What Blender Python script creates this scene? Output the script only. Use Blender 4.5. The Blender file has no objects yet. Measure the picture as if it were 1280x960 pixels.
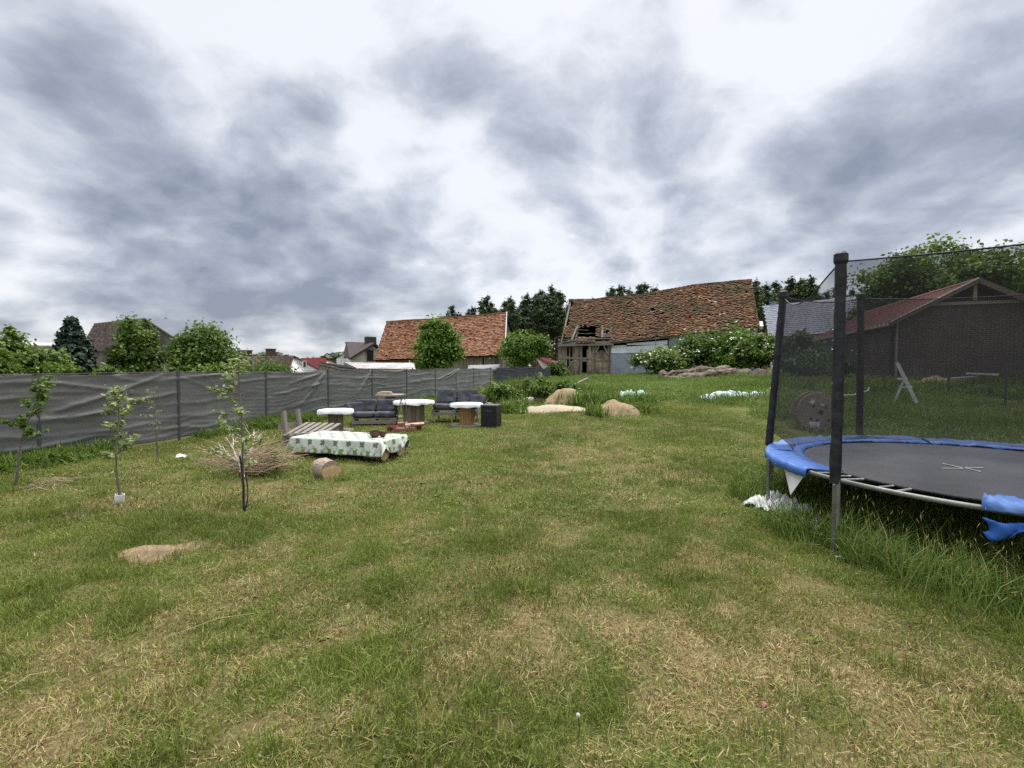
import bpy, math, random
import numpy as np
from mathutils import Vector, Matrix

R = math.radians
rnd = random.Random(7)
rng = np.random.default_rng(11)
scene = bpy.context.scene
COL = scene.collection
PI = math.pi

# ------------------------------------------------------------------ camera geometry
FPX, EYE = 600.0, 1.6
PITCH = math.atan(23.0 / FPX)
CP, SP = math.cos(PITCH), math.sin(PITCH)


def ray(px, py):
    a = (px - 640.0) / FPX
    b = (480.0 - py) / FPX
    return Vector((a, CP + b * SP, -SP + b * CP))


def at(px, py, D):
    """world point seen at that pixel of the photograph at distance D ahead"""
    d = ray(px, py)
    return Vector((0, 0, EYE)) + d * (D / d.y)


# ------------------------------------------------------------------ value noise
_T = np.random.default_rng(3).random((256, 256))


def vn(x, y):
    x = np.asarray(x, float); y = np.asarray(y, float)
    xi = np.floor(x).astype(int); yi = np.floor(y).astype(int)
    fx = x - xi; fy = y - yi
    fx = fx * fx * (3 - 2 * fx); fy = fy * fy * (3 - 2 * fy)
    a = _T[xi & 255, yi & 255]; b = _T[(xi + 1) & 255, yi & 255]
    c = _T[xi & 255, (yi + 1) & 255]; d = _T[(xi + 1) & 255, (yi + 1) & 255]
    return (a * (1 - fx) + b * fx) * (1 - fy) + (c * (1 - fx) + d * fx) * fy


def fbm(x, y, o=4):
    s, a, t = 0.0, 1.0, 0.0
    for k in range(o):
        s = s + a * vn(np.asarray(x) * 2 ** k + 17.3 * k, np.asarray(y) * 2 ** k + 5.1 * k)
        t += a; a *= 0.5
    return s / t


def sstep(a, b, x):
    t = np.clip((np.asarray(x, float) - a) / (b - a), 0, 1)
    return t * t * (3 - 2 * t)


def gz(x, y):
    A = np.interp(x, [-40, -9, -3, 0, 6, 14, 60], [0.0, 0.0, 0.06, 0.22, 0.5, 0.9, 1.0])
    z = A * sstep(8, 22, y)
    z = z + 0.07 * (fbm(np.asarray(x) * 0.7, np.asarray(y) * 0.7, 3) - 0.5) * sstep(0.5, 3, y)
    z = z + 0.05 * (vn(np.asarray(x) * 2.3, np.asarray(y) * 2.3) - 0.5)
    return z


def ground(px, py):
    d = ray(px, py)
    t = 1.0
    for k in range(60):
        p = Vector((0, 0, EYE)) + d * t
        h = p.z - float(gz(p.x, p.y))
        t += h / max(0.02, -d.z) * 0.5
        t = min(max(t, 0.5), 300)
    p = Vector((0, 0, EYE)) + d * t
    p.z = float(gz(p.x, p.y))
    return p


def gp(x, y, dz=0.0):
    return Vector((x, y, float(gz(x, y)) + dz))


# ------------------------------------------------------------------ materials
def new_mat(name):
    m = bpy.data.materials.new(name); m.use_nodes = True
    nt = m.node_tree
    return m, nt, nt.nodes['Principled BSDF'], nt.nodes['Material Output']


def node(nt, kind, **kw):
    n = nt.nodes.new(kind)
    for k, v in kw.items():
        if k.startswith('i_'):
            n.inputs[k[2:].replace('_', ' ')].default_value = v
        else:
            setattr(n, k, v)
    return n


def ramp(nt, stops):
    n = nt.nodes.new('ShaderNodeValToRGB')
    e = n.color_ramp.elements
    while len(e) < len(stops):
        e.new(0.5)
    for k, (p, c) in enumerate(stops):
        e[k].position = p
        e[k].color = (c[0], c[1], c[2], 1)
    return n


def mixc(nt, a, b, fac, mode='MIX'):
    n = nt.nodes.new('ShaderNodeMix'); n.data_type = 'RGBA'; n.blend_type = mode
    for s, v in ((n.inputs[0], fac), (n.inputs[6], a), (n.inputs[7], b)):
        if hasattr(v, 'is_linked'):
            nt.links.new(v, s)
        elif isinstance(v, (tuple, list)):
            s.default_value = (v[0], v[1], v[2], 1)
        else:
            s.default_value = v
    return n.outputs[2]


def mat(name, c0, c1, scale=6.0, rough=0.8, bump=0.15, stretch=(1, 1, 1), metal=0.0, stain=None, stain_scale=1.2,
        attr=None, spec=0.3, detail=6, coord='Object', bscale=None):
    m, nt, p, out = new_mat(name)
    L = nt.links
    tc = node(nt, 'ShaderNodeTexCoord')
    mp = node(nt, 'ShaderNodeMapping'); mp.inputs['Scale'].default_value = stretch
    L.new(tc.outputs[coord], mp.inputs['Vector'])
    n1 = node(nt, 'ShaderNodeTexNoise', i_Scale=scale, i_Detail=detail, i_Roughness=0.65)
    L.new(mp.outputs[0], n1.inputs['Vector'])
    if attr:
        at_ = node(nt, 'ShaderNodeAttribute', attribute_name='rnd')
        r = ramp(nt, attr)
        L.new(at_.outputs['Fac'], r.inputs[0])
        sh = ramp(nt, [(0.3, c0), (0.7, c1)])
        L.new(n1.outputs['Fac'], sh.inputs[0])
        col = mixc(nt, r.outputs[0], sh.outputs[0], 1.0, 'MULTIPLY')
    else:
        r = ramp(nt, [(0.32, c0), (0.68, c1)])
        L.new(n1.outputs['Fac'], r.inputs[0])
        col = r.outputs[0]
    if stain:
        n2 = node(nt, 'ShaderNodeTexNoise', i_Scale=stain_scale, i_Detail=5, i_Roughness=0.6)
        L.new(tc.outputs[coord], n2.inputs['Vector'])
        r2 = ramp(nt, [(0.45, (0, 0, 0)), (0.68, (1, 1, 1))])
        L.new(n2.outputs['Fac'], r2.inputs[0])
        col = mixc(nt, col, stain, r2.outputs[0])
    L.new(col, p.inputs['Base Color'])
    p.inputs['Roughness'].default_value = rough
    p.inputs['Metallic'].default_value = metal
    p.inputs['Specular IOR Level'].default_value = spec
    if bump:
        b = node(nt, 'ShaderNodeBump', i_Strength=bump, i_Distance=0.02)
        nb = n1
        if bscale:
            nb = node(nt, 'ShaderNodeTexNoise', i_Scale=bscale, i_Detail=3)
            L.new(mp.outputs[0], nb.inputs['Vector'])
        L.new(nb.outputs['Fac'], b.inputs['Height'])
        L.new(b.outputs[0], p.inputs['Normal'])
    return m


def leaf_mat(name, stops, trans=0.3, rough=0.55):
    """stops: colour over the per-leaf attribute rnd"""
    m, nt, p, out = new_mat(name)
    L = nt.links
    a = node(nt, 'ShaderNodeAttribute', attribute_name='rnd')
    r = ramp(nt, stops)
    L.new(a.outputs['Fac'], r.inputs[0])
    L.new(r.outputs[0], p.inputs['Base Color'])
    p.inputs['Roughness'].default_value = rough
    p.inputs['Specular IOR Level'].default_value = 0.25
    t = node(nt, 'ShaderNodeBsdfTranslucent')
    br = mixc(nt, r.outputs[0], (1.0, 1.0, 0.55), 1.0, 'MULTIPLY')
    L.new(br, t.inputs['Color'])
    mx = node(nt, 'ShaderNodeMixShader', i_Fac=trans)
    L.new(p.outputs[0], mx.inputs[1]); L.new(t.outputs[0], mx.inputs[2])
    L.new(mx.outputs[0], out.inputs[0])
    return m


def grass_mat(name, green, straw, bias=0.0, trans=0.25):
    """blade colour: per-blade rnd against the per-clump dryness attribute dry"""
    m, nt, p, out = new_mat(name)
    L = nt.links
    a = node(nt, 'ShaderNodeAttribute', attribute_name='rnd')
    d = node(nt, 'ShaderNodeAttribute', attribute_name='dry', attribute_type='INSTANCER')
    h = node(nt, 'ShaderNodeAttribute', attribute_name='hue', attribute_type='INSTANCER')
    g = ramp(nt, green)
    av = node(nt, 'ShaderNodeMath', operation='MULTIPLY_ADD'); av.inputs[1].default_value = 0.5
    hm = node(nt, 'ShaderNodeMath', operation='MULTIPLY'); hm.inputs[1].default_value = 0.5
    L.new(h.outputs['Fac'], hm.inputs[0])
    a2 = node(nt, 'ShaderNodeAttribute', attribute_name='rnd2')
    L.new(a2.outputs['Fac'], av.inputs[0]); L.new(hm.outputs[0], av.inputs[2])
    L.new(av.outputs[0], g.inputs[0])
    s = ramp(nt, straw)
    L.new(a2.outputs['Fac'], s.inputs[0])
    sub = node(nt, 'ShaderNodeMath', operation='SUBTRACT')
    L.new(d.outputs['Fac'], sub.inputs[0]); L.new(a.outputs['Fac'], sub.inputs[1])
    ad = node(nt, 'ShaderNodeMath', operation='MULTIPLY_ADD', use_clamp=True)
    L.new(sub.outputs[0], ad.inputs[0]); ad.inputs[1].default_value = 5.0; ad.inputs[2].default_value = 0.5 + bias
    col = mixc(nt, g.outputs[0], s.outputs[0], ad.outputs[0])
    L.new(col, p.inputs['Base Color'])
    p.inputs['Roughness'].default_value = 0.6
    p.inputs['Specular IOR Level'].default_value = 0.2
    t = node(nt, 'ShaderNodeBsdfTranslucent')
    L.new(col, t.inputs['Color'])
    mx = node(nt, 'ShaderNodeMixShader', i_Fac=trans)
    L.new(p.outputs[0], mx.inputs[1]); L.new(t.outputs[0], mx.inputs[2])
    L.new(mx.outputs[0], out.inputs[0])
    return m


# ------------------------------------------------------------------ mesh building
class MB:
    def __init__(s):
        s.v = []; s.f = []; s.r = []; s.cur = 0.5; s.smooth = []

    def add(s, vs, fs, smooth=False):
        o = len(s.v)
        s.v.extend([tuple(v) for v in vs])
        for f in fs:
            s.f.append([o + i for i in f]); s.r.append(s.cur); s.smooth.append(smooth)
        return s

    def box(s, c, size, rot=None, jit=0.0):
        hx, hy, hz = size[0] / 2, size[1] / 2, size[2] / 2
        vs = []
        for dx, dy, dz in ((-1, -1, -1), (1, -1, -1), (1, 1, -1), (-1, 1, -1), (-1, -1, 1), (1, -1, 1), (1, 1, 1), (-1, 1, 1)):
            v = Vector((dx * hx, dy * hy, dz * hz))
            if jit:
                v += Vector((rnd.uniform(-jit, jit), rnd.uniform(-jit, jit), rnd.uniform(-jit, jit)))
            if rot is not None:
                v = rot @ v
            vs.append(v + Vector(c))
        return s.add(vs, [(0, 3, 2, 1), (4, 5, 6, 7), (0, 1, 5, 4), (1, 2, 6, 5), (2, 3, 7, 6), (3, 0, 4, 7)])

    def bar(s, a, b, w, h):
        a = Vector(a); b = Vector(b); d = b - a; l = d.length
        if l < 1e-6:
            return s
        q = d.to_track_quat('X', 'Z').to_matrix()
        return s.box((a + b) / 2, (l, w, h), q)

    def tube(s, pts, rad, n=8, cap=True):
        pts = [Vector(p) for p in pts]
        if not hasattr(rad, '__len__'):
            rad = [rad] * len(pts)
        rings = []
        up = Vector((0, 0, 1))
        for i, p in enumerate(pts):
            d = (pts[min(i + 1, len(pts) - 1)] - pts[max(i - 1, 0)]).normalized()
            u = d.cross(up)
            if u.length < 0.05:
                u = d.cross(Vector((1, 0, 0)))
            u.normalize(); w = u.cross(d)
            rings.append([p + (u * math.cos(2 * PI * k / n) + w * math.sin(2 * PI * k / n)) * rad[i] for k in range(n)])
        vs = [v for r_ in rings for v in r_]
        fs = []
        for i in range(len(pts) - 1):
            for k in range(n):
                fs.append((i * n + k, i * n + (k + 1) % n, (i + 1) * n + (k + 1) % n, (i + 1) * n + k))
        s.add(vs, fs, True)
        if cap:
            s.add(rings[0], [tuple(range(n))]); s.add(rings[-1], [tuple(reversed(range(n)))])
        return s

    def lathe(s, c, prof, n=20, axis=None, wob=0.0):
        """prof: (radius, height) from bottom to top"""
        c = Vector(c)
        M = axis if axis is not None else Matrix.Identity(3)
        vs = []
        for (r_, h) in prof:
            for k in range(n):
                w = 1 + wob * (rnd.random() - 0.5)
                vs.append(c + M @ Vector((r_ * w * math.cos(2 * PI * k / n), r_ * w * math.sin(2 * PI * k / n), h)))
        fs = []
        for i in range(len(prof) - 1):
            for k in range(n):
                fs.append((i * n + k, i * n + (k + 1) % n, (i + 1) * n + (k + 1) % n, (i + 1) * n + k))
        s.add(vs, fs, False)
        m_ = len(prof) - 1
        s.add(vs[:n], [tuple(reversed(range(n)))]); s.add(vs[m_ * n:], [tuple(range(n))])
        return s

    def superq(s, c, size, e1=0.3, e2=0.3, rot=None, nu=20, nv=12, dent=None):
        def f(w, e):
            return math.copysign(abs(w) ** e, w)
        vs = []
        for i in range(nv + 1):
            a = -PI / 2 + PI * i / nv
            for k in range(nu):
                b = 2 * PI * k / nu
                v = Vector((f(math.cos(a), e1) * f(math.cos(b), e2) * size[0] / 2, f(math.cos(a), e1) * f(math.sin(b), e2) * size[1] / 2, f(math.sin(a), e1) * size[2] / 2))
                if dent:
                    v = dent(v)
                if rot is not None:
                    v = rot @ v
                vs.append(v + Vector(c))
        fs = []
        for i in range(nv):
            for k in range(nu):
                fs.append((i * nu + k, i * nu + (k + 1) % nu, (i + 1) * nu + (k + 1) % nu, (i + 1) * nu + k))
        return s.add(vs, fs, True)

    def grid(s, P, smooth=True):
        """P: array rows x cols of points"""
        rws, cls = len(P), len(P[0])
        vs = [p for r_ in P for p in r_]
        fs = [(i * cls + k, i * cls + k + 1, (i + 1) * cls + k + 1, (i + 1) * cls + k) for i in range(rws - 1) for k in range(cls - 1)]
        return s.add(vs, fs, smooth)

    def build(s, name, m, parent=None, loc=None):
        me = bpy.data.meshes.new(name)
        me.from_pydata(s.v, [], s.f)
        me.polygons.foreach_set('use_smooth', s.smooth)
        a = me.attributes.new('rnd', 'FLOAT', 'FACE')
        a.data.foreach_set('value', s.r)
        me.materials.append(m)
        me.update()
        o = bpy.data.objects.new(name, me)
        COL.objects.link(o)
        if parent is not None:
            o.parent = parent
        if loc is not None:
            o.location = loc
        return o


def np_mesh(name, V, quads, m, parent=None, rv=None, smooth=False, tris=None, link=True, extra=None):
    """quads: N x 4 index array, rv: per-face attribute"""
    me = bpy.data.meshes.new(name)
    V = np.asarray(V, np.float32)
    nq = len(quads) if quads is not None else 0
    ntr = len(tris) if tris is not None else 0
    me.vertices.add(len(V)); me.vertices.foreach_set('co', V.ravel())
    idx = []
    starts = []
    if nq:
        idx.append(np.asarray(quads, np.int32).ravel()); starts.append(np.arange(nq) * 4)
    if ntr:
        idx.append(np.asarray(tris, np.int32).ravel()); starts.append(nq * 4 + np.arange(ntr) * 3)
    idx = np.concatenate(idx); starts = np.concatenate(starts).astype(np.int32)
    me.loops.add(len(idx)); me.loops.foreach_set('vertex_index', idx)
    me.polygons.add(nq + ntr); me.polygons.foreach_set('loop_start', starts)
    me.polygons.foreach_set('use_smooth', np.full(nq + ntr, smooth))
    me.update(calc_edges=True)
    if rv is not None:
        a = me.attributes.new('rnd', 'FLOAT', 'FACE'); a.data.foreach_set('value', np.asarray(rv, np.float32))
    for k, (dom, arr) in (extra or {}).items():
        a = me.attributes.new(k, 'FLOAT', dom); a.data.foreach_set('value', np.asarray(arr, np.float32))
    me.materials.append(m)
    me.validate()
    o = bpy.data.objects.new(name, me)
    if link:
        COL.objects.link(o)
    if parent is not None:
        o.parent = parent
    return o


def tag(o, label, cat, group=None, kind=None):
    o['label'] = label; o['category'] = cat
    if group: o['group'] = group
    if kind: o['kind'] = kind
    return o


def thing(name, label, cat, loc=(0, 0, 0), rotz=0.0, group=None):
    o = bpy.data.objects.new(name, None); COL.objects.link(o)
    o.empty_display_size = 0.2
    o.location = loc; o.rotation_euler = (0, 0, rotz)
    return tag(o, label, cat, group)


def copy_tree(o, parent=None):
    c = o.copy(); COL.objects.link(c)
    if parent is not None:
        c.parent = parent
    for ch in list(o.children):
        copy_tree(ch, c)
    return c


def RX(a): return Matrix.Rotation(a, 3, 'X')
def RY(a): return Matrix.Rotation(a, 3, 'Y')
def RZ(a): return Matrix.Rotation(a, 3, 'Z')


# ================================================================== SKY AND LIGHT
SUN_EL, SUN_AZ = R(58), R(20)          # azimuth measured from +Y towards +X


def build_world():
    w = bpy.data.worlds.new('World'); scene.world = w; w.use_nodes = True
    nt = w.node_tree; L = nt.links
    nt.nodes.clear()
    out = node(nt, 'ShaderNodeOutputWorld')
    tc = node(nt, 'ShaderNodeTexCoord')
    D = tc.outputs['Generated']

    def vm(op, a, b=None, s=None):
        n = node(nt, 'ShaderNodeVectorMath', operation=op)
        for k, v in ((0, a), (1, b)):
            if v is None: continue
            if hasattr(v, 'is_linked'): L.new(v, n.inputs[k])
            else: n.inputs[k].default_value = v
        if s is not None:
            if hasattr(s, 'is_linked'): L.new(s, n.inputs['Scale'])
            else: n.inputs['Scale'].default_value = s
        return n.outputs['Value'] if op in ('DOT_PRODUCT', 'LENGTH') else n.outputs['Vector']

    def ma(op, a, b=None, c=None, clamp=False):
        n = node(nt, 'ShaderNodeMath', operation=op, use_clamp=clamp)
        for k, v in ((0, a), (1, b), (2, c)):
            if v is None: continue
            if hasattr(v, 'is_linked'): L.new(v, n.inputs[k])
            else: n.inputs[k].default_value = v
        return n.outputs[0]

    sep = node(nt, 'ShaderNodeSeparateXYZ'); L.new(D, sep.inputs[0])
    zz = ma('MAXIMUM', sep.outputs[2], 0.0)
    den = ma('ADD', zz, 0.44)
    P = vm('SCALE', D, s=ma('DIVIDE', 1.0, den))       # cloud layer seen in perspective

    def noise(v, scale, detail=8, rough=0.55, dist=0.0):
        n = node(nt, 'ShaderNodeTexNoise', i_Scale=scale, i_Detail=detail, i_Roughness=rough, i_Distortion=dist)
        L.new(v, n.inputs['Vector'])
        return n
    wn = noise(P, 1.5, 5, 0.55)
    wv = vm('SUBTRACT', wn.outputs['Color'], (0.5, 0.5, 0.5))
    Dw = vm('ADD', D, vm('SCALE', wv, s=0.34))
    # large cloud masses and clear bright gaps (px, py, radius px, amount)
    blobs = SKY_BLOBS
    tot = None
    for (px, py, r_, am) in blobs:
        c = ray(px, py).normalized()
        ang = math.atan(r_ / FPX) * (c.y)
        k = 1.0 / (ang * ang)
        dt = vm('DOT_PRODUCT', Dw, tuple(c))
        dl = vm('LENGTH', Dw)
        e = ma('EXPONENT', ma('MULTIPLY', ma('SUBTRACT', ma('DIVIDE', dt, dl), 1.0), 2 * k))
        tot = ma('MULTIPLY', e, am) if tot is None else ma('MULTIPLY_ADD', e, am, tot)
    Pw = vm('ADD', P, vm('SCALE', wv, s=0.22))
    off = (-0.022, -0.052, 0.03)
    Po = vm('ADD', Pw, off)

    def cloud(v):
        f = noise(v, 2.4, 12, 0.63, 0.2).outputs['Fac']
        vo = node(nt, 'ShaderNodeTexVoronoi', feature='F1', i_Scale=4.6, i_Detail=2.0, i_Roughness=0.5)
        L.new(v, vo.inputs['Vector'])
        g = noise(v, 9.5, 7, 0.62, 0.1).outputs['Fac']
        f = ma('MULTIPLY_ADD', ma('SUBTRACT', g, 0.5), 0.20, f)
        return ma('MULTIPLY_ADD', ma('SUBTRACT', 0.45, vo.outputs['Distance']), 0.27, f)
    c1 = cloud(Pw); c2 = cloud(Po)
    dens = ma('MULTIPLY_ADD', ma('SUBTRACT', c1, 0.5), 2.15, ma('MULTIPLY_ADD', tot, 0.58, 0.62))
    relief = ma('MULTIPLY', ma('SUBTRACT', c1, c2), 2.1)
    dens2 = ma('MULTIPLY', ma('SUBTRACT', dens, relief), 0.72)
    rp = ramp(nt, SKY_RAMP)
    L.new(dens2, rp.inputs[0])
    # overcast zenith outshines the rim; boosted further, out of view, to light the ground
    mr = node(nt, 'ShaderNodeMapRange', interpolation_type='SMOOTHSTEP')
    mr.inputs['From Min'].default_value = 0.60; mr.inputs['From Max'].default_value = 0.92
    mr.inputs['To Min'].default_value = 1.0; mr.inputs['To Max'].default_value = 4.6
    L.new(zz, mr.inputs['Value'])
    bg = node(nt, 'ShaderNodeBackground')
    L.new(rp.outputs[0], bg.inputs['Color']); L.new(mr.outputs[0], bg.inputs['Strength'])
    sky = node(nt, 'ShaderNodeTexSky', sky_type='NISHITA', sun_disc=False, sun_elevation=SUN_EL, sun_rotation=SUN_AZ)
    bs = node(nt, 'ShaderNodeBackground', i_Strength=0.1)
    L.new(sky.outputs[0], bs.inputs['Color'])
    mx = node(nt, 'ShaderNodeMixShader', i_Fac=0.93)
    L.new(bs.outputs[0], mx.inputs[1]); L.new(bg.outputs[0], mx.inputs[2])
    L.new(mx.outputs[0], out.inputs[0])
    w.cycles.sampling_method = 'MANUAL'; w.cycles.sample_map_resolution = 512
    sd = bpy.data.lights.new('sun', 'SUN'); sd.energy = 1.5; sd.angle = R(12); sd.color = (1.0, 0.93, 0.80)
    so = bpy.data.objects.new('sun', sd); COL.objects.link(so)
    dv = Vector((math.sin(SUN_AZ) * math.cos(SUN_EL), math.cos(SUN_AZ) * math.cos(SUN_EL), math.sin(SUN_EL)))
    so.rotation_euler = dv.to_track_quat('Z', 'Y').to_euler()


SKY_RAMP = [(0.04, (0.4094, 0.4186, 0.437)), (0.18, (0.368, 0.379, 0.403)), (0.28, (0.3174, 0.3312, 0.3588)), (0.42, (0.2502, 0.265, 0.299)), (0.6, (0.1794, 0.1941, 0.23)), (0.85, (0.1122, 0.126, 0.1619))]
SKY_BLOBS = [
    # dark masses
    (60, 90, 110, .40), (160, 190, 150, .42), (330, 150, 60, .25), (420, 140, 70, .30), (380, 240, 110, .34), (60, 330, 130, .30),
    (240, 340, 90, .38), (360, 345, 110, .50), (440, 300, 90, .36), (430, 388, 50, .85), (330, 386, 70, .65), (490, 376, 40, .45), (220, 380, 60, .3), (520, 320, 70, .25), (620, 110, 75, .62), (690, 160, 70, .50), (780, 150, 70, .45),
    (870, 120, 60, .22), (960, 80, 60, .25), (720, 210, 40, .30), (1000, 160, 60, .45), (1100, 190, 90, .52),
    (1220, 160, 110, .55), (1180, 260, 100, .40), (930, 260, 100, .28), (740, 290, 60, .20), (1080, 285, 90, .40), (840, 15, 40, .08), (270, 15, 50, .18), (880, 320, 90, .18),
    # bright gaps
    (520, 30, 170, -.62), (330, 60, 60, -.30), (480, 190, 55, -.42), (700, 20, 130, -.50), (960, 10, 140, -.50), (320, 10, 110, -.40), (1080, 100, 70, -.36), (1240, 20, 100, -.30),
    (650, 350, 90, -.36), (560, 385, 60, -.28), (800, 250, 50, -.25), (640, 250, 40, -.12), (760, 335, 80, -.20), (200, 290, 55, -.22), (330, 292, 45, -.20), (400, 435, 50, -.40), (180, 370, 60, -.12),
    (1230, 290, 60, -.38), (1180, 330, 40, -.2), (960, 225, 40, -.18), (20, 250, 70, -.15), (30, 390, 60, -.12), (920, 350, 60, -.1),
]
build_world()

cd = bpy.data.cameras.new('camera'); cam = bpy.data.objects.new('camera', cd); COL.objects.link(cam)
cd.sensor_width = 36.0; cd.lens = 36.0 * FPX / 1280.0; cd.clip_start = 0.05; cd.clip_end = 3000
cam.location = (0, 0, EYE); cam.rotation_euler = (PI / 2 - PITCH, 0, 0)
scene.camera = cam
scene.view_settings.view_transform = 'Standard'
scene.view_settings.look = 'None'
scene.view_settings.exposure = 1.15
scene.view_settings.gamma = 1.0
scene.view_settings.use_curve_mapping = False
scene.cycles.use_denoising = False
scene.cycles.max_bounces = 6
scene.cycles.transparent_max_bounces = 12
scene.cycles.diffuse_bounces = 3
scene.render.film_transparent = False
#@@SKYONLY

# ================================================================== GROUND
def dirt_fn(x, y):
    """0..1 how dry / strawy the lawn is at a place"""
    x = np.asarray(x, float); y = np.asarray(y, float)
    d = 0.23 + 0.62 * (fbm(x * 0.55 + 3, y * 0.55 + 9, 3) - 0.5) + 0.75 * (fbm(x * 2.1, y * 2.1 + 40, 3) - 0.5) + 0.8 * (vn(x * 7.5, y * 7.5 + 11) - 0.5)
    d = d + 0.20 * (1 - sstep(2.0, 5.2, y))
    for (px, py, r_, a) in DRY:
        d = d + .6 * a * np.exp(-(((x - px) ** 2 + (y - py) ** 2) / (r_ * r_)))
    d = d - 0.12 * sstep(5.5, 9, y) - 0.12 * sstep(9, 14, y)
    return np.clip(d, 0.0, 1.0)


def _g(px, py):
    p = ground(px, py)
    return p.x, p.y


DRY = []
for (px, py, r_, a) in [(690, 770, .45, .35), (900, 830, .6, .35), (1090, 830, .7, .4), (100, 870, .7, .45), (30, 900, .6, .3), (620, 590, .9, .2), (720, 580, 1.2, .25), (260, 720, .5, .3),
                        (420, 660, .7, .2), (1060, 690, .4, .6), (1000, 780, .5, .3), (560, 800, .5, .15), (330, 640, .8, .3), (960, 590, 1.0, -.3), (850, 620, .8, -.3),
                        (480, 830, .35, -.5), (250, 800, .4, -.3), (20, 745, .35, -.9), (540, 620, .6, -.2), (1200, 740, .9, -.6), (1240, 830, .6, -.3), (880, 720, .5, -.25), (180, 665, .5, -.5), (700, 900, .4, -.25), (470, 740, .3, -.3),
                        (600, 700, .5, -.2), (120, 700, .6, -.2)]:
    x_, y_ = _g(px, py)
    DRY.append((x_, y_, r_, a))
FA = Vector((-8.02, 7.15, 0)); FB = Vector((-1.25, 30.5, 0))       # the screen fence on the left
FDIR = (FB - FA).normalized(); FN = Vector((FDIR.y, -FDIR.x, 0))
TC = Vector((4.73, 4.67, 0)); TR, TH = 1.945, 0.60                   # trampoline


def fence_d(x, y):
    """distance from the fence line, positive on the lawn side"""
    return (np.asarray(x) - FA.x) * FN.x + (np.asarray(y) - FA.y) * FN.y


def axis(segs):
    out = [segs[0][0]]
    for a, b, st in segs:
        n = max(1, int(round((b - a) / st)))
        out += list(np.linspace(a, b, n + 1)[1:])
    return np.array(out)


gx = axis([(-500, -60, 40), (-60, -20, 2.5), (-20, -9, .5), (-9, 9, .1), (9, 24, .4), (24, 60, 3), (60, 500, 40)])
gy = axis([(-60, -4, 8), (-4, 1, .5), (1, 13, .1), (13, 34, .35), (34, 60, 1.3), (60, 120, 10), (120, 900, 60)])
GX, GY = np.meshgrid(gx, gy)
GZ = gz(GX, GY)
nx, ny = len(gx), len(gy)
ii = np.arange(nx * ny).reshape(ny, nx)
quads = np.stack([ii[:-1, :-1], ii[:-1, 1:], ii[1:, 1:], ii[1:, :-1]], -1).reshape(-1, 4)


def ground_mat():
    m, nt, p, out = new_mat('turf_soil'); L = nt.links
    a = node(nt, 'ShaderNodeAttribute', attribute_name='dry')
    geo = node(nt, 'ShaderNodeNewGeometry')
    n1 = node(nt, 'ShaderNodeTexNoise', i_Scale=55.0, i_Detail=8, i_Roughness=0.8); L.new(geo.outputs['Position'], n1.inputs['Vector'])
    n2 = node(nt, 'ShaderNodeTexNoise', i_Scale=3.0, i_Detail=6, i_Roughness=0.6); L.new(geo.outputs['Position'], n2.inputs['Vector'])
    gr = ramp(nt, [(0.32, (.034, .046, .013)), (0.68, (.125, .15, .030))]); L.new(n1.outputs['Fac'], gr.inputs[0])
    st = ramp(nt, [(0.34, (.070, .050, .026)), (0.5, (.19, .145, .068)), (0.68, (.35, .275, .135))]); L.new(n1.outputs['Fac'], st.inputs[0])
    f = node(nt, 'ShaderNodeMath', operation='MULTIPLY_ADD', use_clamp=True); L.new(n2.outputs['Fac'], f.inputs[0]); f.inputs[1].default_value = 0.9
    f2 = node(nt, 'ShaderNodeMath', operation='SUBTRACT'); L.new(a.outputs['Fac'], f2.inputs[0]); f2.inputs[1].default_value = 0.35
    L.new(f2.outputs[0], f.inputs[2])
    L.new(mixc(nt, gr.outputs[0], st.outputs[0], f.outputs[0]), p.inputs['Base Color'])
    p.inputs['Roughness'].default_value = 0.95; p.inputs['Specular IOR Level'].default_value = 0.1
    b = node(nt, 'ShaderNodeBump', i_Strength=0.7, i_Distance=0.03); L.new(n1.outputs['Fac'], b.inputs['Height']); L.new(b.outputs[0], p.inputs['Normal'])
    return m


dryv = dirt_fn(GX, GY) * (1 - sstep(14, 18, GY) * 0.75)
ground_o = np_mesh('ground', np.stack([GX, GY, GZ], -1).reshape(-1, 3), quads, ground_mat(), smooth=True, extra={'dry': ('POINT', dryv.ravel())})
tag(ground_o, 'uneven lawn ground with dry straw coloured patches reaching the horizon', 'ground', kind='structure')

# ------------------------------------------------------------------ grass clumps (instanced as stuff)
CLIB = {}


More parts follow.
